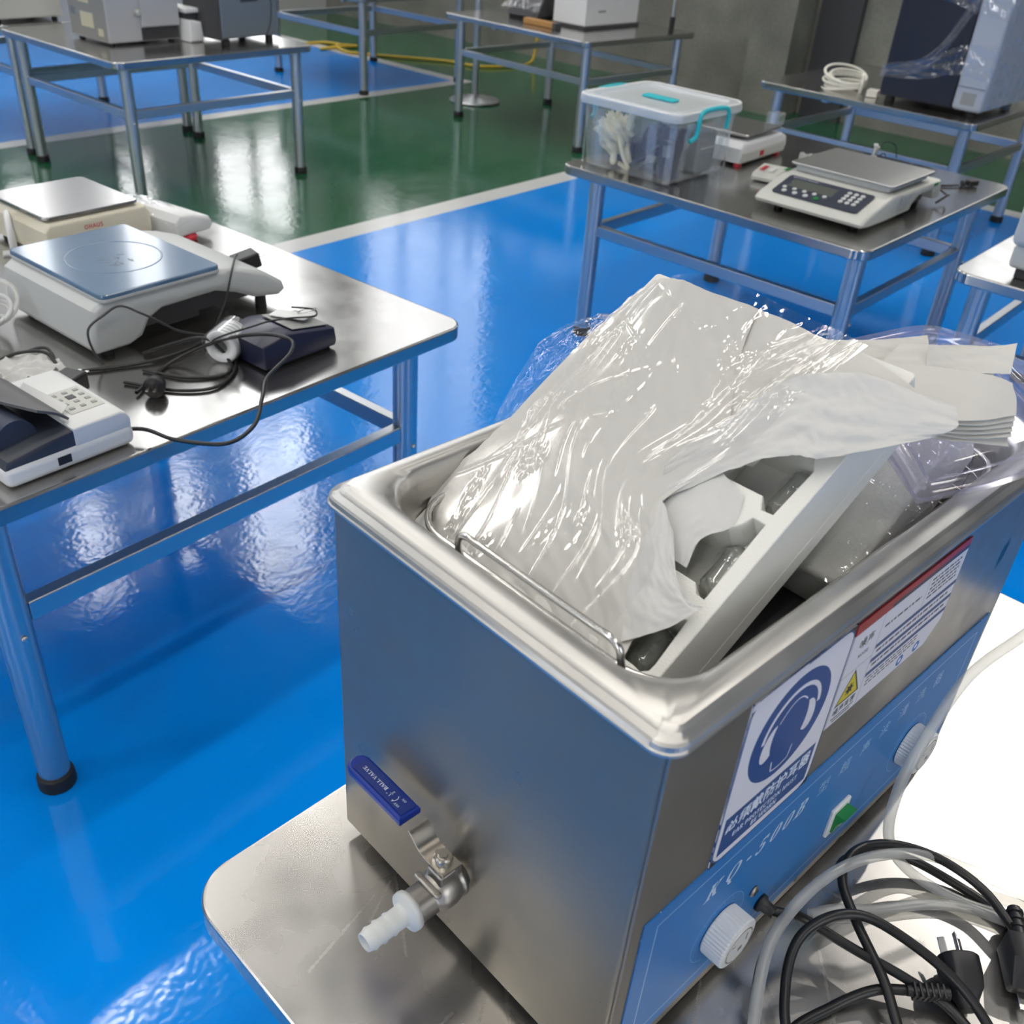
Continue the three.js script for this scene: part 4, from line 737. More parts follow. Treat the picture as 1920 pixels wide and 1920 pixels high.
{
  const g = at(F.t1, 'mains_plug', 'black round mains plug lying between printer and scale', 'plug', -0.632, -0.15, 0.7);
  part(g, 'plug_body', tf(lathe([[0, -0.022], [0.008, -0.022], [0.016, -0.008], [0.018, 0.004], [0.018, 0.014], [0, 0.016]], 20), 0, 0.018, 0, 0, 0, Math.PI / 2), M.blackPlastic);
  for (const s of [-1, 1]) part(g, 'pin', box(0.014, 0.0015, 0.005), M.wire, -0.022, 0.02, s * 0.006);
  const a = at(F.t1, 'white_carton', 'small white carton at the left picture edge above the printer', 'carton', -0.875, -0.345, 0.25);
  part(a, 'carton_body', tf(box(0.13, 0.036, 0.07, 0.004), 0, 0.018, 0), M.white);
  part(a, 'carton_flap', tf(box(0.06, 0.0015, 0.068), 0.03, 0.037, 0, 0, 0, 0.05), M.offWhite);
  const f = at(F.t1, 'crumpled_wrap', 'crumpled translucent white wrapper near the scale foot', 'wrapper', -0.745, -0.345);
  part(f, 'wrapper_sheet', sheet([[-0.05, 0.004, 0.035], [0, 0.012, 0.045], [0.045, 0.003, 0.04]], [[-0.055, 0.004, -0.04], [0, 0.018, -0.045], [0.05, 0.003, -0.035]], null, null, 24, 20, 0.0004, (s, t) => 0.011 + 0.008 * noiseA(s * 3, t * 3) + 0.003 * noiseB(s * 9, t * 9)), M.tissue);
  const w = at(F.t1, 'white_ring', 'white plastic ring standing before the cream scale', 'ring', -0.47, -0.93, 1.1);
  part(w, 'ring_tube', tf(new THREE.TorusGeometry(0.042, 0.0065, 12, 48), 0, 0.049, 0), M.white);
  part(w, 'ring_stand', tf(box(0.03, 0.006, 0.05, 0.002), 0, 0.003, 0), M.paleGrey);
  const c = at(F.t1, 'hose_coil', 'tangle of translucent grey hoses at the left end of the blue-topped scale', 'hose', -0.72, -0.57);
  for (let i = 0; i < 5; i++) part(c, 'hose_loop', tf(new THREE.TorusGeometry(0.042 + 0.006 * (i % 3), 0.0045, 8, 40), 0.012 * (i - 2), 0.012 + i * 0.011, 0.01 * (i % 2), Math.PI / 2 + 0.25 * (i - 2), 0.12 * i), i % 2 ? M.paleGrey : M.hose);
}
cordThing('charging_cable', 'black cable looping out over the left table edge', F.t1, [[-0.765, 0.018, -0.06], [-0.735, 0.02, -0.03], [-0.727, 0.03, 0.049], [-0.685, 0.04, 0.126], [-0.639, 0.05, 0.125], [-0.579, 0.06, 0.073], [-0.532, 0.06, 0.025], [-0.449, 0.07, -0.012], [-0.426, 0.075, -0.036], [-0.431, 0.075, -0.077], [-0.458, 0.06, -0.141], [-0.497, 0.03, -0.204], [-0.55, 0.006, -0.229], [-0.659, 0.006, -0.168]], 0.0034);
cordThing('thin_lead', 'thin grey lead bent over the corner of the blue-topped scale', F.t1, [[-0.64, 0.006, -0.3], [-0.648, 0.03, -0.31], [-0.648, 0.07, -0.316], [-0.617, 0.09, -0.312], [-0.586, 0.1, -0.309], [-0.559, 0.085, -0.29], [-0.525, 0.06, -0.287], [-0.487, 0.03, -0.291], [-0.431, 0.006, -0.285]], 0.0022, M.darkGrey);
cordThing('adapter_lead', 'thin black lead running from the wall adapter over the scale', F.t1, [[-0.182, 0.02, -0.53], [-0.215, 0.055, -0.48], [-0.25, 0.088, -0.42], [-0.3, 0.105, -0.36], [-0.345, 0.098, -0.312], [-0.37, 0.06, -0.3], [-0.42, 0.01, -0.28], [-0.47, 0.004, -0.24]], 0.0022);
cordThing('device_lead', 'thin black lead lying across the navy device', F.t1, [[-0.48, 0.02, -0.21], [-0.495, 0.06, -0.16], [-0.44, 0.079, -0.125], [-0.39, 0.07, -0.14], [-0.35, 0.068, -0.13], [-0.3, 0.062, -0.12], [-0.283, 0.062, -0.145], [-0.31, 0.064, -0.178]], 0.0018);
[[[[-0.65, 0.004, -0.22], [-0.6, 0.004, -0.13], [-0.552, 0.004, -0.1], [-0.5, 0.004, -0.118], [-0.46, 0.004, -0.16], [-0.44, 0.004, -0.24]], 'flat black lead between mains plug and navy device'],
 [[[-0.72, 0.004, -0.44], [-0.69, 0.02, -0.4], [-0.7, 0.004, -0.33], [-0.665, 0.004, -0.3], [-0.6, 0.004, -0.27], [-0.52, 0.008, -0.25], [-0.44, 0.004, -0.275]], 'black lead running under the front of the blue-topped scale'],
 [[[-0.8, 0.004, -0.42], [-0.75, 0.035, -0.38], [-0.71, 0.03, -0.36], [-0.715, 0.004, -0.31], [-0.76, 0.004, -0.27], [-0.82, 0.004, -0.26]], 'black lead draped over the crumpled wrapper'],
 [[[-0.56, 0.004, -0.3], [-0.53, 0.03, -0.25], [-0.49, 0.045, -0.2], [-0.47, 0.012, -0.17], [-0.5, 0.004, -0.13], [-0.56, 0.004, -0.16], [-0.6, 0.004, -0.24]], 'short black lead curled in front of the scale arch']].forEach(([p, l]) => cordThing('black_lead', l, F.t1, p, 0.0032));

// ------------------------------------------------------------------ right table: storage box, counting scale
{
  const b = at(F.t2, 'storage_box', 'clear plastic storage box with teal handles on the right table', 'storage box', 0.225, -0.858);
  const W = 0.36, D = 0.36;
  part(b, 'box_shell', ringLoft(-W / 2, W / 2, -D / 2, D / 2, [{ d: -0.022, y: 0.003, r: 0.03 }, { d: -0.016, y: 0.006, r: 0.035 }, { d: 0, y: 0.18, r: 0.035 }, { d: 0.008, y: 0.184, r: 0.04 }, { d: 0.009, y: 0.196, r: 0.04 }], 8, false, true), M.clearBox);
  for (const s of [-1, 1]) for (const k of [-0.1, 0.1]) { part(b, 'rib', box(0.004, 0.17, 0.03, 0.0018), M.clearBox, s * (W / 2 - 0.006), 0.095, k, 0, 0, -s * 0.09); part(b, 'rib', box(0.03, 0.17, 0.004, 0.0018), M.clearBox, k, 0.095, s * (D / 2 - 0.006), s * 0.09, 0, 0); }
  for (const sx of [-1, 1]) for (const sz of [-1, 1]) part(b, 'corner_rib', box(0.022, 0.178, 0.003, 0.001), M.clearBox, sx * (W / 2 - 0.016), 0.096, sz * (D / 2 - 0.016), 0, sx * sz * Math.PI / 4, 0);
  const lid = part(b, 'lid', ringLoft(-W / 2, W / 2, -D / 2, D / 2, [{ d: 0.014, y: 0.19, r: 0.045 }, { d: 0.016, y: 0.198, r: 0.046 }, { d: 0.013, y: 0.21, r: 0.044 }, { d: 0.004, y: 0.216, r: 0.04 }, { d: -0.02, y: 0.216, r: 0.03 }, { d: -0.026, y: 0.209, r: 0.028 }], 8, true), M.clearLid);
  part(lid, 'lid_edge', tube(rrect(-W / 2 - 0.01, W / 2 + 0.01, -D / 2 - 0.01, D / 2 + 0.01, 0.045).getSpacedPoints(64).slice(0, 64).map((p) => [p.x, 0.212, p.y]), 0.005, true, 160, 8), M.white);
  part(lid, 'teal_grip', tf(plate(rrect(-0.02, 0.02, -0.06, 0.06, 0.006), 0.006, 0.002), 0, 0.211, 0.0), M.teal, -0.01, 0, 0);
  for (const s of [-1, 1]) {
    const z = s * (D / 2 + 0.014), h = part(b, 'handle', tube([[-0.105, 0.13, z - s * 0.006], [-0.085, 0.142, z], [-0.082, 0.19, z + s * 0.004], [-0.075, 0.207, z + s * 0.003], [-0.05, 0.213, z], [0.05, 0.213, z], [0.075, 0.207, z + s * 0.003], [0.082, 0.19, z + s * 0.004], [0.085, 0.15, z]], 0.007, false, 90, 8), M.teal);
  }
  // inside
  const k = at(F.t2, 'motor_unit', 'navy electric motor head seen through the storage box side', 'motor', 0.19, -0.8, 0.1);
  part(k, 'motor_case', profile([[-0.05, 0.06], [-0.045, 0.11], [-0.02, 0.135], [0.03, 0.14], [0.055, 0.12], [0.05, 0.085], [0, 0.07]], 0.13, 0.012), M.navyGrey);
  part(k, 'stand', tf(join(tf(cyl(0.01, 0.014, 0.08, 14), 0.02, 0.04, -0.02, 0.3), tf(box(0.09, 0.012, 0.12, 0.004), 0, 0.01, 0)), 0, 0, 0), M.darkGrey);
  part(k, 'lead', tube([[-0.05, 0.12, 0.05], [-0.09, 0.1, 0.03], [-0.095, 0.05, -0.04], [-0.06, 0.02, -0.08]], 0.006), M.navyGrey);
  const c = at(F.t2, 'chart_recorder', 'navy column-shaped handset standing in the storage box corner', 'handset', 0.13, -0.735);
  part(c, 'handset_body', profile([[-0.025, 0.006], [0.025, 0.006], [0.03, 0.12], [0.015, 0.158], [-0.02, 0.16], [-0.035, 0.12]], 0.06, 0.008), M.navyGrey);
  part(c, 'handset_panel', box(0.002, 0.05, 0.026), M.slate, -0.033, 0.1, 0.004);
  const e = at(F.t2, 'grey_module', 'dark grey vented module at the right side inside the storage box', 'module', 0.29, -0.755);
  part(e, 'module_case', tf(box(0.1, 0.13, 0.1, 0.014), 0, 0.072, 0), M.slate);
  for (let i = 0; i < 6; i++) part(e, 'vent_slot', box(0.008, 0.004, 0.002), M.paleGrey, -0.035 + i * 0.014, 0.085, 0.0505);
  const g = at(F.t2, 'rubber_gloves', 'cream crumpled rubber gloves inside the storage box', 'gloves', 0.13, -0.955);
  const gl = new THREE.SphereGeometry(0.055, 36, 24), gp = gl.attributes.position;
  for (let i = 0; i < gp.count; i++) { const v = V3(gp.getX(i), gp.getY(i), gp.getZ(i)).normalize(), f = 1 + 0.35 * noiseA(v.x * 2.2 + 3, v.y * 2.2 + v.z * 2) + 0.16 * noiseB(v.x * 6, v.y * 6 + v.z * 5); gp.setXYZ(i, v.x * 0.045 * f, v.y * 0.055 * f, v.z * 0.055 * f); }
  gl.computeVertexNormals();
  part(g, 'glove_bundle', gl, M.latex, 0, 0.1, 0);
  [[0.02, 0.16, 0.05, 0.7], [-0.02, 0.155, 0.07, 0.2], [0.0, 0.05, 0.055, 2.6], [-0.02, 0.045, 0.02, 3.0]].forEach(([x, y, z, r]) => part(g, 'glove_finger', new THREE.CapsuleGeometry(0.011, 0.05, 6, 12), M.latex, x, y, z, r, 0, 0.2));
  part(g, 'cuff', tube([[-0.02, 0.1, 0.03], [-0.03, 0.05, 0.06], [-0.02, 0.01, 0.08], [0.0, 0.012, 0.03]], 0.007), M.latex);
  const n = at(F.t2, 'navy_pump', 'navy small pump body under the cream gloves in the box', 'pump', 0.17, -0.955);
  part(n, 'pump_body', tf(box(0.09, 0.075, 0.1, 0.014), 0.03, 0.042, 0.01), M.navyGrey);
}
{
  const s = at(F.t2, 'counting_scale', 'white counting scale with dark keypad and steel platter', 'counting scale', 0.385, -0.25);
  const prof = [[-0.27, 0.03], [-0.262, 0.02], [-0.22, 0.014], [-0.12, 0.012], [0.05, 0.014], [0.06, 0.03], [0.1, 0.05], [0.2, 0.05], [0.225, 0.03], [0.245, 0.016], [0.268, 0.02], [0.27, 0.05], [0.255, 0.075], [-0.09, 0.082], [-0.12, 0.078], [-0.2, 0.058], [-0.25, 0.044]];
  part(s, 'housing', profile(prof, 0.345, 0.012), M.offWhite);
  part(s, 'underside', tf(box(0.4, 0.03, 0.28), 0.01, 0.03, 0), M.darkGrey);
  for (const [x, z] of [[-0.2, 0.12], [-0.2, -0.12], [0.21, 0.12], [0.21, -0.12]]) part(s, 'rubber_foot', cyl(0.012, 0.014, 0.016, 14), M.rubber, x, 0.008, z);
  part(s, 'platter_base', tf(plate(rrect(-0.085, 0.19, -0.15, 0.15, 0.01), 0.016, 0.003), 0, 0.083, 0), M.paleGrey);
  part(s, 'platter', tf(plate(rrect(-0.095, 0.205, -0.165, 0.165, 0.012), 0.008, 0.003), 0, 0.099, 0), std(lin(0.5, 0.5, 0.49), 0.42, { metalness: 1 }));
  // sloping keypad: faces the viewer, tipped up
  const ang = Math.atan2(0.034, 0.13);
  const pad = new THREE.Group(); pad.name = 'keypad'; pad.position.set(-0.186, 0.0635, 0.0); pad.rotation.z = ang; s.add(pad);
  const face = canvasTex(512, 256, (g, w, h) => { g.fillStyle = '#2c3242'; g.fillRect(0, 0, w, h); g.fillStyle = '#b9bec8'; g.font = 'bold 20px sans-serif'; g.fillText('METTLER TOLEDO', 26, 32); });
  const sh = plate(rrect(-0.058, 0.058, -0.135, 0.135, 0.012), 0.002, 0.0006);
  part(pad, 'keypad_face', sh, M.padNavy = std(lin(0.03, 0.036, 0.058), 0.4));
  const nm = new THREE.PlaneGeometry(0.11, 0.014); nm.rotateX(-Math.PI / 2); nm.rotateY(-Math.PI / 2);
  const nt = canvasTex(512, 64, (g, w, h) => { g.fillStyle = '#31374a'; g.fillRect(0, 0, w, h); g.fillStyle = '#a9aebb'; g.font = 'bold 44px sans-serif'; g.fillText('METTLER TOLEDO', 8, 48); });
  part(pad, 'name_print', nm, std(lin(1, 1, 1), 0.45, { map: nt }), 0.048, 0.0022, -0.068);
  part(pad, 'display', tf(box(0.044, 0.0012, 0.14, 0.0005), 0, 0, 0), M.lcd, 0.014, 0.002, -0.04);
  for (let i = 0; i < 3; i++) for (let j = 0; j < 4; j++) part(pad, 'key', cyl(0.0068, 0.007, 0.003, 16), M.paleGrey, 0.034 - j * 0.018, 0.003, 0.066 + i * 0.02);
  for (let i = 0; i < 5; i++) part(pad, 'key', cyl(0.0062, 0.0066, 0.003, 16), M.paleGrey, -0.019, 0.003, -0.112 + i * 0.032);
  for (let i = 0; i < 4; i++) part(pad, 'key', cyl(0.0075, 0.0078, 0.003, 16), i === 3 ? M.green : M.paleGrey, -0.039, 0.003, -0.102 + i * 0.034);
  part(s, 'green_tape', box(0.03, 0.0012, 0.012), M.green, -0.1, 0.0835, -0.166);
  part(s, 'green_sticker', box(0.03, 0.03, 0.001), M.offWhite, 0.21, 0.058, 0.1727);
  part(s, 'sticker_stripe', box(0.03, 0.009, 0.001), M.green, 0.21, 0.069, 0.1735);
  part(s, 'side_wrap', sheet([[-0.06, 0.03, 0.174], [0.0, 0.03, 0.176]], [[-0.05, 0.075, 0.174], [0.04, 0.072, 0.176]], null, null, 24, 16, 0, wob(0.003, 4)), M.bag);
}
{
  const s = at(F.t2, 'small_scale', 'white laboratory scale with steel pan half hidden by the storage box', 'scale', 0.63, -0.79, 0.05);
  part(s, 'housing', profile([[-0.16, 0.012], [0.16, 0.012], [0.175, 0.03], [0.165, 0.062], [0.13, 0.075], [-0.15, 0.078], [-0.17, 0.06]], 0.2, 0.012), M.white);
  part(s, 'skirt', tf(box(0.32, 0.04, 0.206, 0.01), 0, 0.03, 0), M.offWhite);
  part(s, 'pan', tf(plate(rrect(-0.13, 0.12, -0.095, 0.095, 0.012), 0.008, 0.003), 0, 0.09, 0), M.panSteel);
  part(s, 'pan_post', cyl(0.03, 0.035, 0.016, 16), M.darkGrey, 0, 0.084, 0);
  part(s, 'clear_guard', tf(box(0.05, 0.04, 0.05, 0.006), 0.13, 0.115, 0.06), M.clearBox);
  for (const [x, z] of [[-0.14, 0.08], [0.14, 0.08], [0.14, -0.08], [-0.14, -0.08]]) part(s, 'levelling_foot', cyl(0.012, 0.014, 0.014, 14), M.red, x, 0.007, z);
  part(s, 'red_badge', box(0.026, 0.016, 0.002), M.red, -0.02, 0.03, 0.1035);
  const d = at(F.t2, 'remote_keypad', 'small white keypad with red marks between box and counting scale', 'keypad', 0.44, -0.55, 0.2);
  part(d, 'case', profile([[-0.06, 0.004], [0.055, 0.004], [0.06, 0.014], [0.05, 0.034], [-0.05, 0.026], [-0.062, 0.014]], 0.085, 0.005), M.offWhite);
  for (let i = 0; i < 3; i++) for (let j = 0; j < 2; j++) part(d, 'key', box(0.012, 0.002, 0.016, 0.0008), j ? M.white : M.red, -0.025 + i * 0.022, 0.0325, -0.02 + j * 0.03);
  const w = at(F.t2, 'foil_pouch', 'folded grey bag lying behind the counting scale', 'pouch', 0.72, -0.52, 0.3);
  part(w, 'pouch_sheet', sheet([[-0.08, 0.004, 0.06], [0.0, 0.02, 0.07], [0.08, 0.004, 0.06]], [[-0.08, 0.004, -0.06], [0, 0.02, -0.07], [0.08, 0.004, -0.06]], null, null, 30, 24, 0.0005, (s, t) => 0.012 + 0.012 * noiseA(s * 3 + 8, t * 3) + 0.004 * noiseB(s * 9, t * 9)), M.midGrey);
  const e = at(F.t2, 'metal_clamp', 'small metal clamp on black leads at the far edge of the right table', 'clamp', 0.93, -0.42, 0.5);
  part(e, 'clamp_arm', tf(box(0.08, 0.006, 0.008, 0.002), 0, 0.05, 0, 0, 0, -0.5), M.paleGrey);
  part(e, 'clamp_jaw', join(tf(box(0.012, 0.03, 0.012, 0.002), 0.05, 0.04, 0), tf(box(0.03, 0.008, 0.014, 0.002), 0.056, 0.056, 0), tf(box(0.02, 0.02, 0.02, 0.002), 0.045, 0.014, 0)), M.paleGrey);
  part(e, 'base', tf(box(0.1, 0.012, 0.05, 0.003), 0.01, 0.006, 0), M.blackPlastic);
  part(e, 'lead', tube([[-0.06, 0.004, 0], [-0.09, 0.05, 0.02], [-0.16, 0.075, 0], [-0.22, 0.05, -0.03], [-0.26, 0.004, -0.03]], 0.002), M.cord);
  part(e, 'lead', tube([[0.06, 0.02, 0], [0.1, 0.06, 0.03], [0.13, 0.05, 0.07], [0.15, 0.004, 0.09]], 0.002), M.cord);
}
{
  const c = at(F.t2, 'kettle_cable', 'black mains lead with plug end at the far corner of the right table', 'power cord', 0, 0);
  part(c, 'cable', tube([[0.62, 0.01, -0.07], [0.66, 0.03, -0.055], [0.7, 0.02, -0.07], [0.7, 0.06, -0.16], [0.74, 0.075, -0.22], [0.8, 0.03, -0.22], [0.84, 0.005, -0.18], [0.88, 0.005, -0.14], [0.92, 0.006, -0.115]], 0.0035, false, 100, 8), M.cord);
  part(c, 'strain_relief', tf(join(cyl(0.006, 0.008, 0.03, 12), tf(cyl(0.009, 0.009, 0.004, 12), 0, 0.005, 0)), 0.935, 0.01, -0.107, 0, 0.45, Math.PI / 2), M.blackPlastic);
  part(c, 'connector', tf(box(0.04, 0.018, 0.024, 0.003), 0.968, 0.012, -0.09, 0, -0.45, 0), M.blackPlastic);
}

// ------------------------------------------------------------------ far-left table: instruments
M.sticker = std(lin(0.62, 0.58, 0.42), 0.6); M.beigeGrey = std(lin(0.27, 0.265, 0.25), 0.55); M.silver = std(lin(0.45, 0.46, 0.48), 0.4);
{
  const i = at(F.t3, 'lab_instrument', 'beige-grey boxy instrument with stickers on its side, second far table', 'instrument', 0.36, -0.5, 0.02);
  part(i, 'cabinet', tf(box(0.36, 0.26, 0.3, 0.008), 0, 0.14, 0), M.silver);
  part(i, 'side_panel', tf(box(0.004, 0.25, 0.292, 0.0015), -0.181, 0.142, 0), M.beigeGrey);
  part(i, 'front_door', tf(box(0.19, 0.2, 0.02, 0.004), 0.08, 0.17, 0.158), M.silver);
  part(i, 'door_knob', tf(lathe([[0, 0], [0.012, 0], [0.014, 0.012], [0.01, 0.02], [0, 0.021]], 18), 0, 0, 0, Math.PI / 2), M.offWhite, -0.03, 0.13, 0.152);
  part(i, 'sample_recess', tf(box(0.19, 0.05, 0.006), 0.08, 0.04, 0.151), M.darkGrey);
  part(i, 'display_slot', tf(box(0.08, 0.02, 0.004), 0.08, 0.21, 0.169), M.darkGrey);
  for (const [y, z, a, b] of [[0.09, 0.0, 0.06, 0.1], [0.18, -0.01, 0.045, 0.08], [0.05, 0.1, 0.03, 0.04]]) part(i, 'sticker', box(0.001, a, b), M.sticker, -0.184, y, z);
  part(i, 'blue_label', box(0.001, 0.03, 0.035), M.slate, -0.184, 0.115, -0.11);
  for (const [x, z] of [[-0.15, -0.12], [0.15, -0.12], [-0.15, 0.12], [0.15, 0.12]]) part(i, 'foot', cyl(0.012, 0.014, 0.011, 12), M.rubber, x, 0.0055, z);
  const p = at(F.t5, 'pale_instrument', 'pale cream instrument at the upper left picture corner', 'instrument', 0.18, -0.22, 0);
  part(p, 'cabinet', tf(box(0.34, 0.2, 0.3, 0.008), 0, 0.115, 0), M.offWhite);
  part(p, 'front_band', tf(box(0.24, 0.06, 0.004), 0.03, 0.16, 0.152), M.midGrey);
  for (const [x, z] of [[-0.14, -0.12], [0.14, -0.12], [-0.14, 0.12], [0.14, 0.12]]) part(p, 'foot', cyl(0.012, 0.014, 0.016, 12), M.rubber, x, 0.008, z);
  part(p, 'side_vent', tf(box(0.003, 0.12, 0.2), -0.171, 0.13, 0), M.paleGrey);
  const g = at(F.t3, 'grey_shaker', 'slate grey rounded device with black base near the far table corner', 'device', 0.8, -0.3, 0.06);
  part(g, 'shell', profile([[-0.17, 0.024], [0.17, 0.024], [0.172, 0.2], [0.15, 0.25], [-0.15, 0.25], [-0.172, 0.2]], 0.26, 0.012), M.slate);
  part(g, 'door_seam', tube([[0.1, 0.25, 0.1312], [0.125, 0.2, 0.1318], [0.128, 0.13, 0.1318], [0.115, 0.07, 0.1318], [0.09, 0.026, 0.1312]], 0.003), M.darkGrey);
  part(g, 'display', tf(box(0.1, 0.05, 0.003), 0.0, 0.2, 0.131), M.darkGrey);
  part(g, 'side_strip', tf(box(0.012, 0.2, 0.255, 0.004), -0.172, 0.12, 0), M.darkGrey);
  for (const [x, z] of [[-0.13, -0.1], [0.13, -0.1], [-0.13, 0.1], [0.13, 0.1]]) part(g, 'foot', cyl(0.018, 0.02, 0.026, 12), M.rubber, x, 0.013, z);
  const b = at(F.t3, 'wrapped_tray', 'white film-wrapped trays stacked between two grey instruments', 'tray', 0.588, -0.36, 0);
  part(b, 'lower_tray', profile([[-0.036, 0.002], [0.034, 0.002], [0.037, 0.03], [0.03, 0.085], [-0.036, 0.095]], 0.16, 0.01), M.white);
  part(b, 'upper_tray', tf(box(0.074, 0.02, 0.17, 0.006), 0, 0.13, -0.03), M.white);
  part(b, 'tray_gap_shade', tf(box(0.06, 0.036, 0.14), 0, 0.108, -0.03), M.darkGrey);  // solid dark block stands for the shade between the trays
}
// ------------------------------------------------------------------ far tables along the concrete wall
{
  const w = at(F.t7, 'wrapped_carton', 'white box in stretch film on the far table before the wall', 'box', 0.6, -0.46, 0.02);
  part(w, 'carton_body', tf(box(0.5, 0.3, 0.25, 0.006), 0, 0.165, 0), M.white);
  part(w, 'base_tray', tf(box(0.52, 0.018, 0.27, 0.004), 0, 0.009, 0), M.darkGrey);
  part(w, 'film_wrap', sheet([[-0.253, 0.02, 0.127], [0.0, 0.015, 0.13], [0.253, 0.02, 0.127]], [[-0.253, 0.3, 0.127], [0, 0.31, 0.13], [0.253, 0.3, 0.127]], null, null, 50, 30, 0, (s, t) => 0.002 + 0.002 * noiseA(s * 4, t * 22)), M.film);
  part(w, 'printed_mark', box(0.07, 0.012, 0.001), M.midGrey, -0.1, 0.09, 0.1258);
  const d = at(F.t7, 'wrapped_instrument', 'black instrument bundled in stretch film left of the white box', 'instrument', 0.42, -0.78, 0);
  part(d, 'case', profile([[-0.14, 0.02], [0.14, 0.02], [0.13, 0.2], [0.03, 0.26], [-0.1, 0.12]], 0.26, 0.01), M.darkGrey);
  part(d, 'film_wrap', sheet([[-0.15, 0.05, 0.15], [-0.16, 0.06, 0.0], [-0.15, 0.05, -0.16]], [[0.0, 0.28, 0.13], [-0.02, 0.29, 0], [-0.0, 0.28, -0.14]], null, null, 40, 30, 0, wob(0.008, 5)), M.bag);
  part(d, 'base', tf(box(0.24, 0.02, 0.24), 0, 0.01, 0), M.rubber);
  const k = at(F.t7, 'wooden_batten', 'short brown wooden batten under the film-wrapped instrument', 'batten', 0.2, -0.54, 0);
  part(k, 'batten_block', tf(box(0.045, 0.03, 0.24, 0.004), 0, 0.016, 0), M.wood);
  part(k, 'batten_cap', tf(box(0.05, 0.032, 0.03, 0.003), 0, 0.016, 0.13), M.darkGrey);
  const p = at(F.t7, 'black_tube', 'black capped rod standing at the back of the far table', 'rod', 0.94, -0.14, 0);
  part(p, 'rod', cyl(0.008, 0.008, 0.34, 12), M.steel, 0, 0.19, 0); part(p, 'sleeve', cyl(0.016, 0.016, 0.07, 14), M.rubber, 0, 0.036, 0);
  const a = at(F.t8, 'tall_analyser', 'tall analyser with dark side panel and pale front in stretch film', 'analyser', 0.38, -0.262, 0);
  part(a, 'rear_cabinet', tf(box(0.54, 0.62, 0.335, 0.008), 0, 0.335, -0.072), std(lin(0.012, 0.015, 0.03), 0.4));
  part(a, 'side_inset', tf(box(0.003, 0.4, 0.26), -0.2715, 0.36, -0.07), std(lin(0.014, 0.017, 0.032), 0.35));
  part(a, 'front_bezel', tf(box(0.55, 0.63, 0.13, 0.018), 0, 0.34, 0.162), std(lin(0.42, 0.46, 0.52), 0.4));
  part(a, 'bezel_line', tf(box(0.003, 0.003, 0.12), -0.276, 0.12, 0.162), M.slate);
  part(a, 'rating_plate', tf(box(0.002, 0.05, 0.06), -0.2755, 0.075, 0.162), M.midGrey);
  for (const [x, z] of [[-0.22, -0.2], [0.22, -0.2], [-0.22, 0.17], [0.22, 0.17]]) part(a, 'foot', cyl(0.02, 0.022, 0.026, 14), M.rubber, x, 0.013, z);
  const bands = [[[-0.28, 0.1, -0.25], [-0.285, 0.16, -0.05], [-0.285, 0.42, 0.1], [-0.285, 0.66, 0.24]], [[-0.28, 0.1, -0.25], [-0.285, 0.12, -0.05], [-0.285, 0.16, 0.08], [-0.285, 0.15, 0.24]], [[-0.28, 0.44, -0.25], [-0.285, 0.43, -0.05], [-0.285, 0.4, 0.1], [-0.285, 0.38, 0.24]]];
  bands.forEach((b, i) => part(a, 'film_band', sheet(b, b.map(([x, y, z], j) => [x, y + 0.035 + 0.03 * j + i * 0.02, z]), null, null, 50, 10, 0, (s, t) => 0.003 + 0.005 * noiseA(s * 5, t * 3 + i) + 0.003 * noiseB(s * 12, t * 9)), M.bag));
  part(a, 'film_front', sheet([[-0.275, 0.05, 0.232], [0.0, 0.03, 0.25], [0.28, 0.05, 0.232]], [[-0.275, 0.66, 0.235], [0, 0.66, 0.25], [0.28, 0.66, 0.235]], null, null, 50, 50, 0, (s, t) => 0.012 + 0.012 * Math.abs(noiseA(s * 5 + t * 4, t * 5)) + 0.005 * noiseB(s * 14 + t * 9, t * 12)), M.bag);
  const c = at(F.t8, 'cable_coil', 'white cable coil on the table beside the tall analyser', 'cable coil', 0.2, -0.72, 0.2);
  for (let i = 0; i < 7; i++) part(c, 'cable_loop', tf(new THREE.TorusGeometry(0.085 - 0.006 * (i % 3), 0.0055, 8, 48), 0.004 * (i % 2), 0.01 + i * 0.0095, 0.006 * (i % 3), Math.PI / 2 + 0.06 * (i - 3), 0.05 * i).scale(1, 1, 1.15), M.cream2 ??= std(lin(0.72, 0.71, 0.63), 0.5));
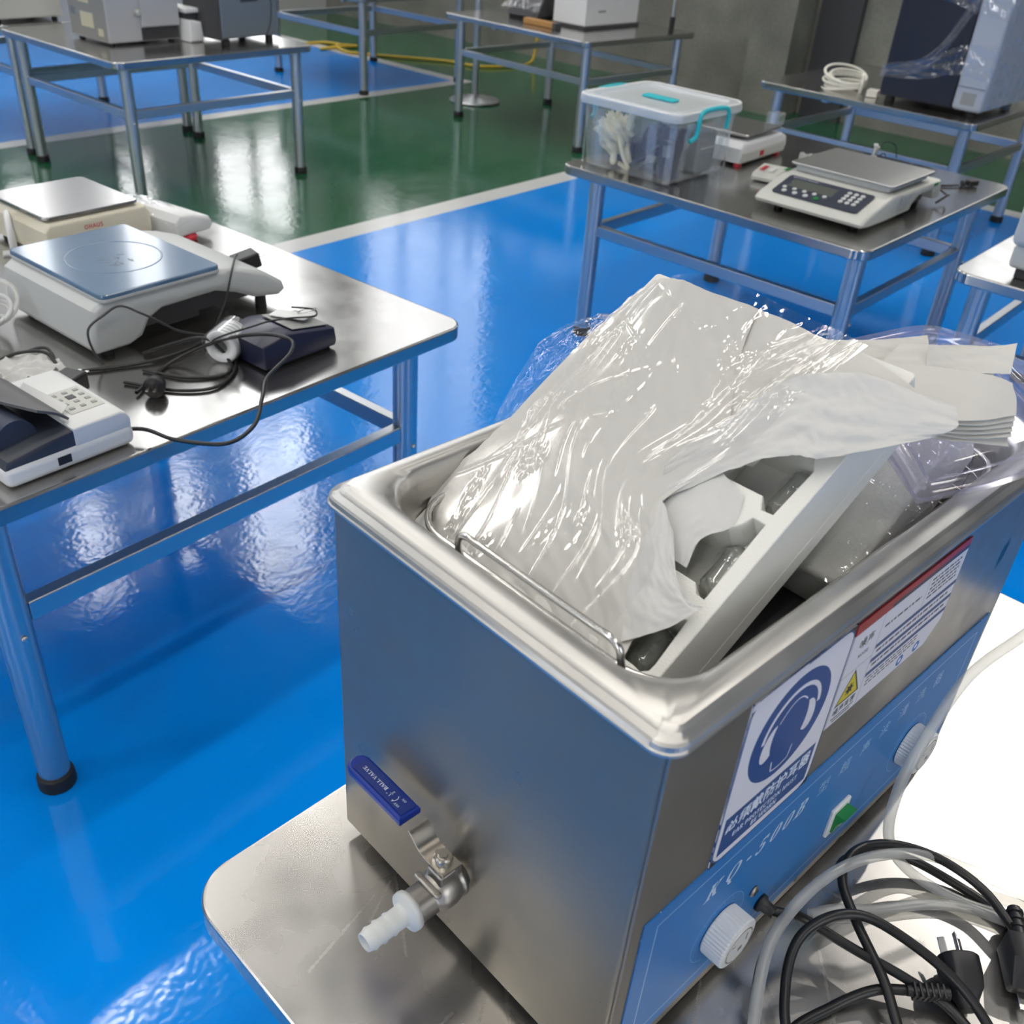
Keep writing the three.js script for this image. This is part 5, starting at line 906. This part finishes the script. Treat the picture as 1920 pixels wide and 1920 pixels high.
  part(c, 'tie', tf(new THREE.TorusGeometry(0.04, 0.006, 8, 24), -0.03, 0.04, 0.09, 0, 0.3), M.cream2);
  part(c, 'plug_block', tf(box(0.06, 0.03, 0.05, 0.004), -0.07, 0.016, 0.16), M.cream2);
  const g = at(F.t4, 'centrifuge', 'light grey device cut by the right picture edge on the sunlit table', 'device', 0.22, 0.3, 0);
  part(g, 'shell', tf(box(0.34, 0.24, 0.4, 0.02), 0, 0.2, 0), M.paleGrey);
  part(g, 'lower_case', tf(box(0.32, 0.06, 0.38, 0.012), 0, 0.055, 0), M.offWhite);
  part(g, 'black_base', tf(box(0.3, 0.03, 0.34, 0.004), 0, 0.015, 0), M.blackPlastic);
  part(g, 'black_recess', tf(box(0.004, 0.07, 0.3), -0.162, 0.05, 0.05), M.blackPlastic);
}
// ------------------------------------------------------------------ on the floor
{
  const s = thing('round_stand', 'round chrome floor stand base with post under the far tables', 'stand', { x: -0.478, z: -7.168, a: 0 }, 0, 0.002, 0);
  part(s, 'base_disc', lathe([[0, 0], [0.17, 0], [0.172, 0.008], [0.16, 0.016], [0.05, 0.03], [0.03, 0.045], [0, 0.045]], 40), M.steel);
  part(s, 'post', cyl(0.022, 0.022, 1.2, 18), M.steel, 0, 0.63, 0);
  const y = thing('yellow_cable', 'yellow extension cable lying on green floor near the wall', 'cable', { x: 0, z: 0, a: 0 }, 0, 0.012, 0);
  part(y, 'cable', tube([[-2.1, 0, -8.75], [-1.9, 0, -9.0], [-1.74, 0, -8.95], [-1.85, 0, -8.67], [-1.7, 0.01, -8.8], [-1.6, 0, -8.95], [-1.75, 0.012, -8.85], [-1.63, 0, -8.64], [-1.45, 0, -8.6], [-1.19, 0, -8.59], [-0.8, 0, -8.57], [-0.54, 0, -8.45], [-0.33, 0, -8.55], [-0.18, 0, -8.7], [-0.12, 0.03, -8.82], [-0.1, 0.2, -8.86]], 0.011, false, 200, 8), M.yellow);
}

scene.traverse((o) => { if (o.isMesh) { o.castShadow = true; o.receiveShadow = true; } });
renderer.render(scene, camera);
